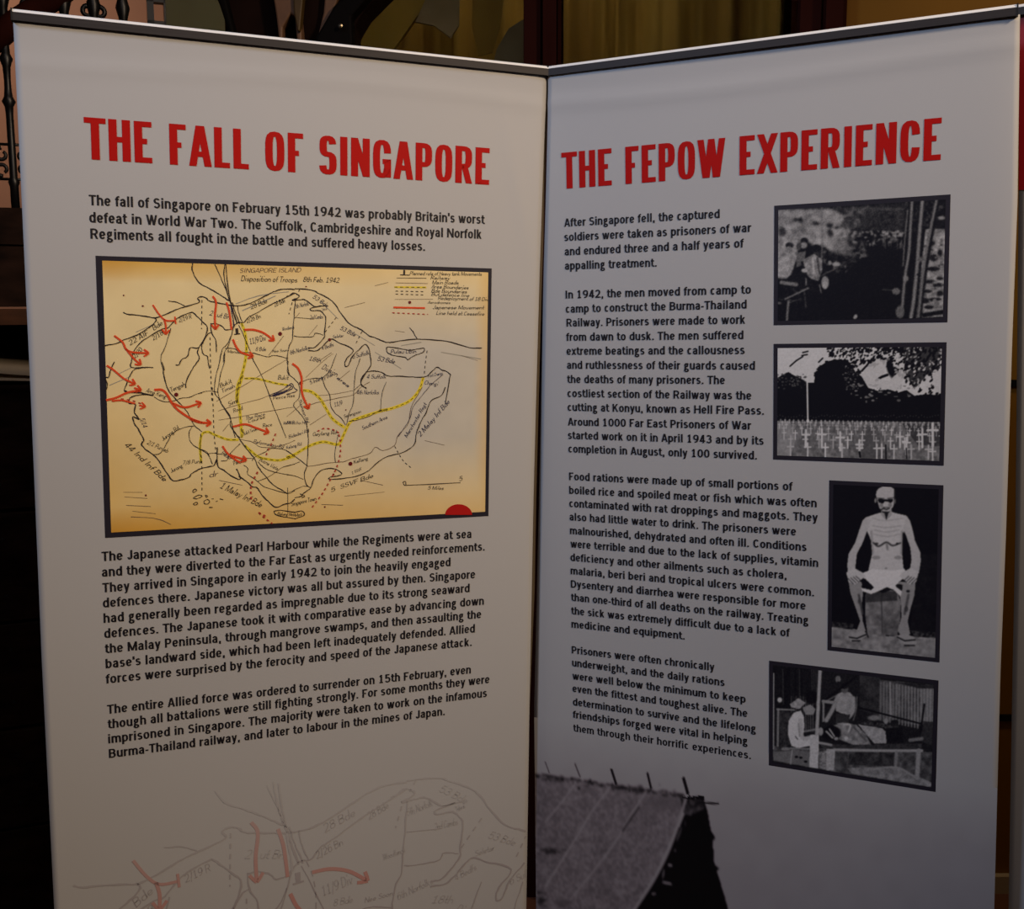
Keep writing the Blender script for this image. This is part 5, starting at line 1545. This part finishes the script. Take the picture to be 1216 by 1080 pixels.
DASH = [('A', [(658,285),(655,460)]), ('A', [(706,510),(710,700),(718,912)]), ('C', [(720,0),(725,120),(730,270),(742,400)]), ('C', [(650,280),(648,380),(656,450),(658,640)]), ('B', [(248,390),(180,480)]), ('B', [(403,475),(360,560)]),
        ('B', [(795,590),(785,660),(778,730)]), ('D', [(600,355),(650,440),(700,485)]), ('B', [(605,232),(790,236)]), ('B', [(605,250),(780,255)]), ('B', [(30,220),(10,255)]), ('A', [(1200,300),(1180,370)])]
DOTS = [('A', 1127, 489, 11), ('A', 503, 855, 11), ('D', 334, 460, 12), ('H', 175, 355, 22), ('F', 517, 745, 18), ('B', 690, 300, 9), ('C', 320, 650, 5), ('A', 187, 258, 4), ('A', 302, 322, 5), ('D', 180, 720, 5), ('D', 306, 136, 4), ('B', 67, 205, 4), ('D', 232, 524, 6)]
NOTES = [  # text, crop, left, right, cap height px, ink
 ('SINGAPORE ISLAND', 'A', (885,122), (1255,118), 22, 'pencil'), ('Disposition of Troops', 'A', (892,172), (1230,180), 28, 'heading'), ('8th Feb. 1942', 'B', (50,176), (268,182), 26, 'heading'),
 ('Planned role of Heavy tank Movements', 'B', (690,136), (1125,140), 20, 'ink'), ('Railway', 'B', (815,162), (935,164), 20, 'ink'), ('Main Roads', 'B', (825,190), (985,192), 20, 'ink'),
 ('Area Boundaries', 'B', (820,214), (1045,222), 20, 'ink'), ('Bde Boundaries', 'B', (820,240), (1035,246), 20, 'ink'), ('But defence line', 'B', (820,260), (1050,268), 18, 'ink'), ('Redeployment of 18 Div', 'B', (860,284), (1165,292), 20, 'ink'),
 ('Aerodromes', 'B', (798,308), (935,310), 16, 'ink'), ('Japanese Movement', 'B', (830,340), (1140,342), 20, 'ink'), ('Line held at Ceasefire', 'B', (850,374), (1140,380), 20, 'ink'),
 ('22 AIF', 'A', (225,560), (345,490), 24, 'ink'), ('Bde', 'A', (370,470), (425,430), 24, 'ink'), ('2/18', 'A', (365,530), (430,490), 22, 'ink'), ('2/20', 'A', (255,640), (305,585), 22, 'ink'), ('2/19 R', 'A', (520,420), (600,395), 22, 'ink'), ('2 Lut Bn', 'E', (185,450), (430,500), 50, 'blue'),
 ('28 Bde', 'E', (690,380), (890,300), 50, 'ink'), ('28 Bde', 'E', (975,350), (1105,290), 46, 'ink'), ('2/26 Bn', 'E', (640,545), (810,480), 44, 'ink'), ('11/9 Div', 'E', (680,800), (875,750), 60, 'blue'), ('8 Bde', 'E', (745,880), (870,880), 40, 'blue'), ('Mandai', 'E', (400,900), (580,915), 32, 'ink'),
 ('Woodlands', 'E', (1070,635), (1210,610), 34, 'blue'), ('Nee Soon', 'E', (945,900), (1130,885), 30, 'ink'), ('Bukit', 'G', (320,410), (465,350), 44, 'ink'), ('Timah', 'G', (350,470), (500,405), 40, 'blue'), ('Sim', 'G', (425,630), (520,590), 44, 'ink'), ('Road', 'G', (480,710), (600,670), 40, 'ink'),
 ('Peirce Res', 'G', (955,555), (1216,520), 36, 'ink'), ('Bukit', 'G', (1010,310), (1140,315), 46, 'ink'), ('Tengah', 'K', (850,360), (1020,285), 46, 'ink'), ('Ama Keng', 'K', (535,360), (780,440), 44, 'ink'), ('Jurong Rd', 'K', (750,950), (950,800), 44, 'ink'),
 ('The Race', 'G', (635,800), (860,745), 38, 'blue'), ('Course', 'G', (660,835), (860,775), 34, 'ink'), ('Race', 'G', (830,890), (945,870), 40, 'ink'), ('Bukit Timah', 'G', (600,985), (770,920), 36, 'ink'), ('MacRitchie', 'G', (1080,855), (1216,840), 34, 'blue'),
 ('44 Ind Inf Bde', 'C', (190,350), (430,570), 28, 'ink'), ('2/1 Punjab', 'C', (325,340), (450,395), 22, 'ink'), ('Jurong', 'C', (475,515), (545,480), 22, 'ink'), ('7/8 Punj', 'C', (545,465), (655,455), 20, 'ink'), ('1 Malay Inf Bde', 'C', (765,605), (1010,725), 34, 'ink'), ('5/14', 'C', (285,190), (305,245), 22, 'blue'), 
 ('Reformatory Rd', 'C', (965,335), (1150,370), 20, 'blue'), ('Pasir', 'C', (770,400), (830,440), 24, 'blue'), ('Panjang', 'C', (850,470), (925,440), 22, 'ink'), ('Buona Vista', 'C', (1000,440), (1110,500), 20, 'ink'), ('Singapore Town', 'D', (-20,715), (130,680), 24, 'ink'), ('Blakang Mati', 'C', (1110,770), (1216,775), 18, 'ink'), ('Mati', 'D', (0,780), (48,772), 18, 'ink'),
 ('53 Bde', 'F', (310,240), (490,360), 44, 'blue'), ('5th Norfolk', 'F', (110,370), (275,330), 44, 'blue'), ('2nd Cambs', 'F', (285,500), (440,490), 44, 'blue'), ('53 Bde', 'F', (640,620), (820,710), 44, 'blue'), ('Seletar', 'F', (560,730), (690,710), 34, 'blue'), ('6th Norfolks', 'F', (50,925), (280,860), 44, 'blue'), ('4 Bedfs', 'F', (430,870), (570,820), 40, 'blue'),
 ('6 Suffolk', 'F', (800,975), (1000,920), 46, 'blue'), ('53 Bde', 'B', (495,650), (600,668), 24, 'blue'), ('18th', 'H', (270,80), (410,110), 46, 'blue'), ('Division', 'H', (420,180), (600,280), 60, 'blue'), ('area', 'H', (600,300), (740,410), 40, 'blue'), ('5 Infantry Bde', 'H', (290,370), (560,270), 44, 'blue'), ('4 Suffolk', 'H', (965,300), (1200,300), 44, 'blue'),
 ('4th Norfolks', 'H', (845,490), (1110,490), 46, 'blue'), ('11/9', 'H', (580,640), (680,610), 46, 'blue'), ('Serangoon', 'H', (695,775), (900,710), 36, 'ink'), ('Southern Area', 'H', (920,920), (1216,780), 44, 'blue'), ('Thomson Rd', 'H', (140,560), (240,840), 34, 'blue'), ('Mt Echo Hill', 'H', (0,850), (260,850), 34, 'blue'), ('Bidadari Rd', 'J', (30,110), (280,30), 36, 'blue'), ('Geylang Rd', 'J', (320,80), (610,55), 40, 'ink'),
 ('Pulau Ubin', 'B', (575,608), (730,606), 22, 'blue'), ('Fort Changi', 'L', (590,290), (770,250), 36, 'blue'), ('Changi', 'L', (545,370), (710,390), 44, 'blue'), ('Manchester Regt', 'D', (675,305), (795,100), 22, 'blue'), ('2 Malay Inf Bde', 'D', (755,300), (935,90), 28, 'blue'), ('Kallang', 'J', (810,415), (985,365), 40, 'ink'), ('1 SSVF', 'J', (790,540), (915,485), 30, 'ink'),
 ('5  SSVF Bde', 'J', (540,755), (1050,575), 46, 'ink'), ('5 Miles', 'D', (800,615), (895,617), 20, 'ink'), ('5', 'D', (990,565), (1012,560), 26, 'ink'), ('Kalang Rd', 'J', (0,240), (190,190), 36, 'blue'), ('dr', 'I', (190,580), (300,560), 60, 'pencil'), ('Tobruk', 'F', (430,400), (490,385), 30, 'blue'),
]


def disc(cx, cy, r, n=14):
    a = np.linspace(0, 2 * math.pi, n, endpoint=False)
    return np.stack([cx + r * np.cos(a), cy + r * np.sin(a)], 1), [tuple(range(n))]


inks = {k: Ink(PL) for k in ('ink', 'blue', 'pencil', 'wash', 'red', 'reddash', 'yellow', 'dot', 'heading')}


def upl(k, pts):
    return np.array([PL.uv(*cr(k, p)) for p in pts])


jr = np.random.RandomState(6)
for kind, w, k, pts in LINES:
    p = spline(upl(k, pts), 5)
    p = p + jr.normal(0, .00018, p.shape)
    ww = w * .001 * .86 * (1 + .22 * np.sin(np.arange(len(p)) * .9 + jr.rand() * 6))
    inks[kind].add(*ribbon(p, ww))
arrows = []
for w, k, pts, head in REDS:
    p = spline(upl(k, pts), 5)
    arrow = Ink(PL)
    arrow.add(*ribbon(p, w * .001 * .8)); arrows.append(arrow)
    if head:
        d = p[-1] - p[-min(3, len(p))]; d /= np.hypot(*d); n_ = np.array([-d[1], d[0]])
        e = p[-1] + d * .002
        hw_ = .0075
        for sgn in (1, -1):
            arrow.add(*ribbon(np.array([e - d * hw_ + n_ * hw_ * .75 * sgn, e - d * hw_ * .4 + n_ * hw_ * .35 * sgn, e]), w * .001 * .75))


def dashes(p, on, off):
    L = np.concatenate([[0], np.cumsum(np.hypot(*np.diff(p, axis=0).T))])
    s_ = 0.0
    out = []
    while s_ < L[-1]:
        t = np.linspace(s_, min(s_ + on, L[-1]), 3)
        out.append(np.stack([np.interp(t, L, p[:, 0]), np.interp(t, L, p[:, 1])], 1))
        s_ += on + off
    return [q for q in out if np.hypot(*(q[-1] - q[0])) > on * .3]


for k, pts, w in REDDASH:
    for q in dashes(spline(upl(k, pts), 5), .0042, .0048):
        inks['reddash'].add(*ribbon(q, w * .001))
for k, pts, w in YELLOW:
    p = spline(upl(k, pts), 5)
    ink = Ink(PL); ink.add(*ribbon(p, w * .001)); ink.build('yellow_line', M['map_yellow'], left, .0010)
    for q in dashes(p, .0055, .0045):
        inks['ink'].add(*ribbon(q, .0005))
for k, pts in DASH:
    for q in dashes(spline(upl(k, pts), 5), .0045, .0045):
        inks['ink'].add(*ribbon(q, .0006))
for k, x, y, r_ in DOTS:
    c = PL.uv(*cr(k, (x, y)))
    ink = Ink(PL); ink.add(*disc(c[0], c[1], r_ / CROPS[k][2] * .00148)); ink.build('aerodrome_dot', M['map_dot'], left, .0014)
for text, k, a_, b_, cap, kind in NOTES:
    letter(inks[kind], HAND, text, None, None, cap / CROPS[k][2] * .00148 * 1.12, uvA=PL.uv(*cr(k, a_)), uvB=PL.uv(*cr(k, b_)))
for a_ in arrows:
    a_.build('red_arrow', M['map_red'], left, .0015)
    inks['red'].add(np.concatenate(a_.v), a_.f)
for kind, mt, h in (('wash', 'map_wash', .0009), ('heading', 'map_ink', .0013), ('pencil', 'map_pencil', .0011), ('ink', 'map_ink', .0013), ('blue', 'map_ink_blue', .00125), ('reddash', 'map_red_dark', .0016)):
    o = inks[kind].build({'wash': 'map_shading', 'heading': 'map_heading', 'pencil': 'pencil_lines', 'ink': 'ink_lines', 'blue': 'blue_ink_notes', 'reddash': 'red_dashes'}[kind], M[mt], left, h)
    o['kind'] = 'stuff'
# red half disc at the foot of the map
ink = Ink(PL)
arc_ = [PL.uv(*cr('D', (985 + 81 * math.cos(t), 768 - 64 * math.sin(t)))) for t in np.linspace(0, math.pi, 20)]
ink.add(np.array(arc_), [tuple(range(20))])
ink.build('red_half_disc', M['disc_red'], left, .0012)

# ---------------------------------------------------------------- the same map printed large and faint at the foot of the sheet
src = np.array([PL.uv(*p) for p in ((181.4, 362.2), (252.5, 351.9), (290, 391.8), (404.1, 372.4), (332.6, 396.6))])
dst = np.array([PL.uv(*p) for p in ((157.0, 1022.7), (300, 977.6), (370.8, 1036), (581.7, 962.5), (449, 1029))])
A_ = np.zeros((10, 4)); b_ = dst.ravel()
A_[0::2, 0], A_[0::2, 1], A_[0::2, 2] = src[:, 0], -src[:, 1], 1
A_[1::2, 0], A_[1::2, 1], A_[1::2, 3] = src[:, 1], src[:, 0], 1
sol = np.linalg.lstsq(A_, b_, rcond=None)[0]
vcut = PL.uv(400, 918)[1]
SA = np.array(SHEET_ALB)


def faint(ink_col, lo, hi):
    def fn(uv):
        t = lo + (hi - lo) * np.clip((vcut - uv[:, 1:2]) / .22, 0, 1)
        return SA * (1 - t) + np.array(ink_col) * t
    return fn


for kind, fc, h in (('ink', faint((.24, .17, .19), .08, .46), .0004), ('blue', faint((.28, .22, .25), .03, .30), .00045), ('red', faint((.54, .11, .06), .22, .60), .0005)):
    s_ = inks[kind]
    uv = np.concatenate(s_.v)
    q = np.stack([sol[0] * uv[:, 0] - sol[1] * uv[:, 1] + sol[2], sol[1] * uv[:, 0] + sol[0] * uv[:, 1] + sol[3]], 1)
    ok = (q[:, 0] < L_right(q[:, 1]) - .001) & (q[:, 0] > L_left(q[:, 1]) + .001) & (q[:, 1] < vcut) & (q[:, 1] > VBOT + .01)
    F_ = [f for f in s_.f if all(ok[i] for i in f)]
    used = sorted({i for f in F_ for i in f}); ren = {i: n for n, i in enumerate(used)}
    big = Ink(PL); big.add(q[used], [tuple(ren[i] for i in f) for f in F_])
    big.build('faint_map_lines' if kind != 'red' else 'faint_red_arrows', M['print_col'], left, h, fc)['kind'] = 'stuff'
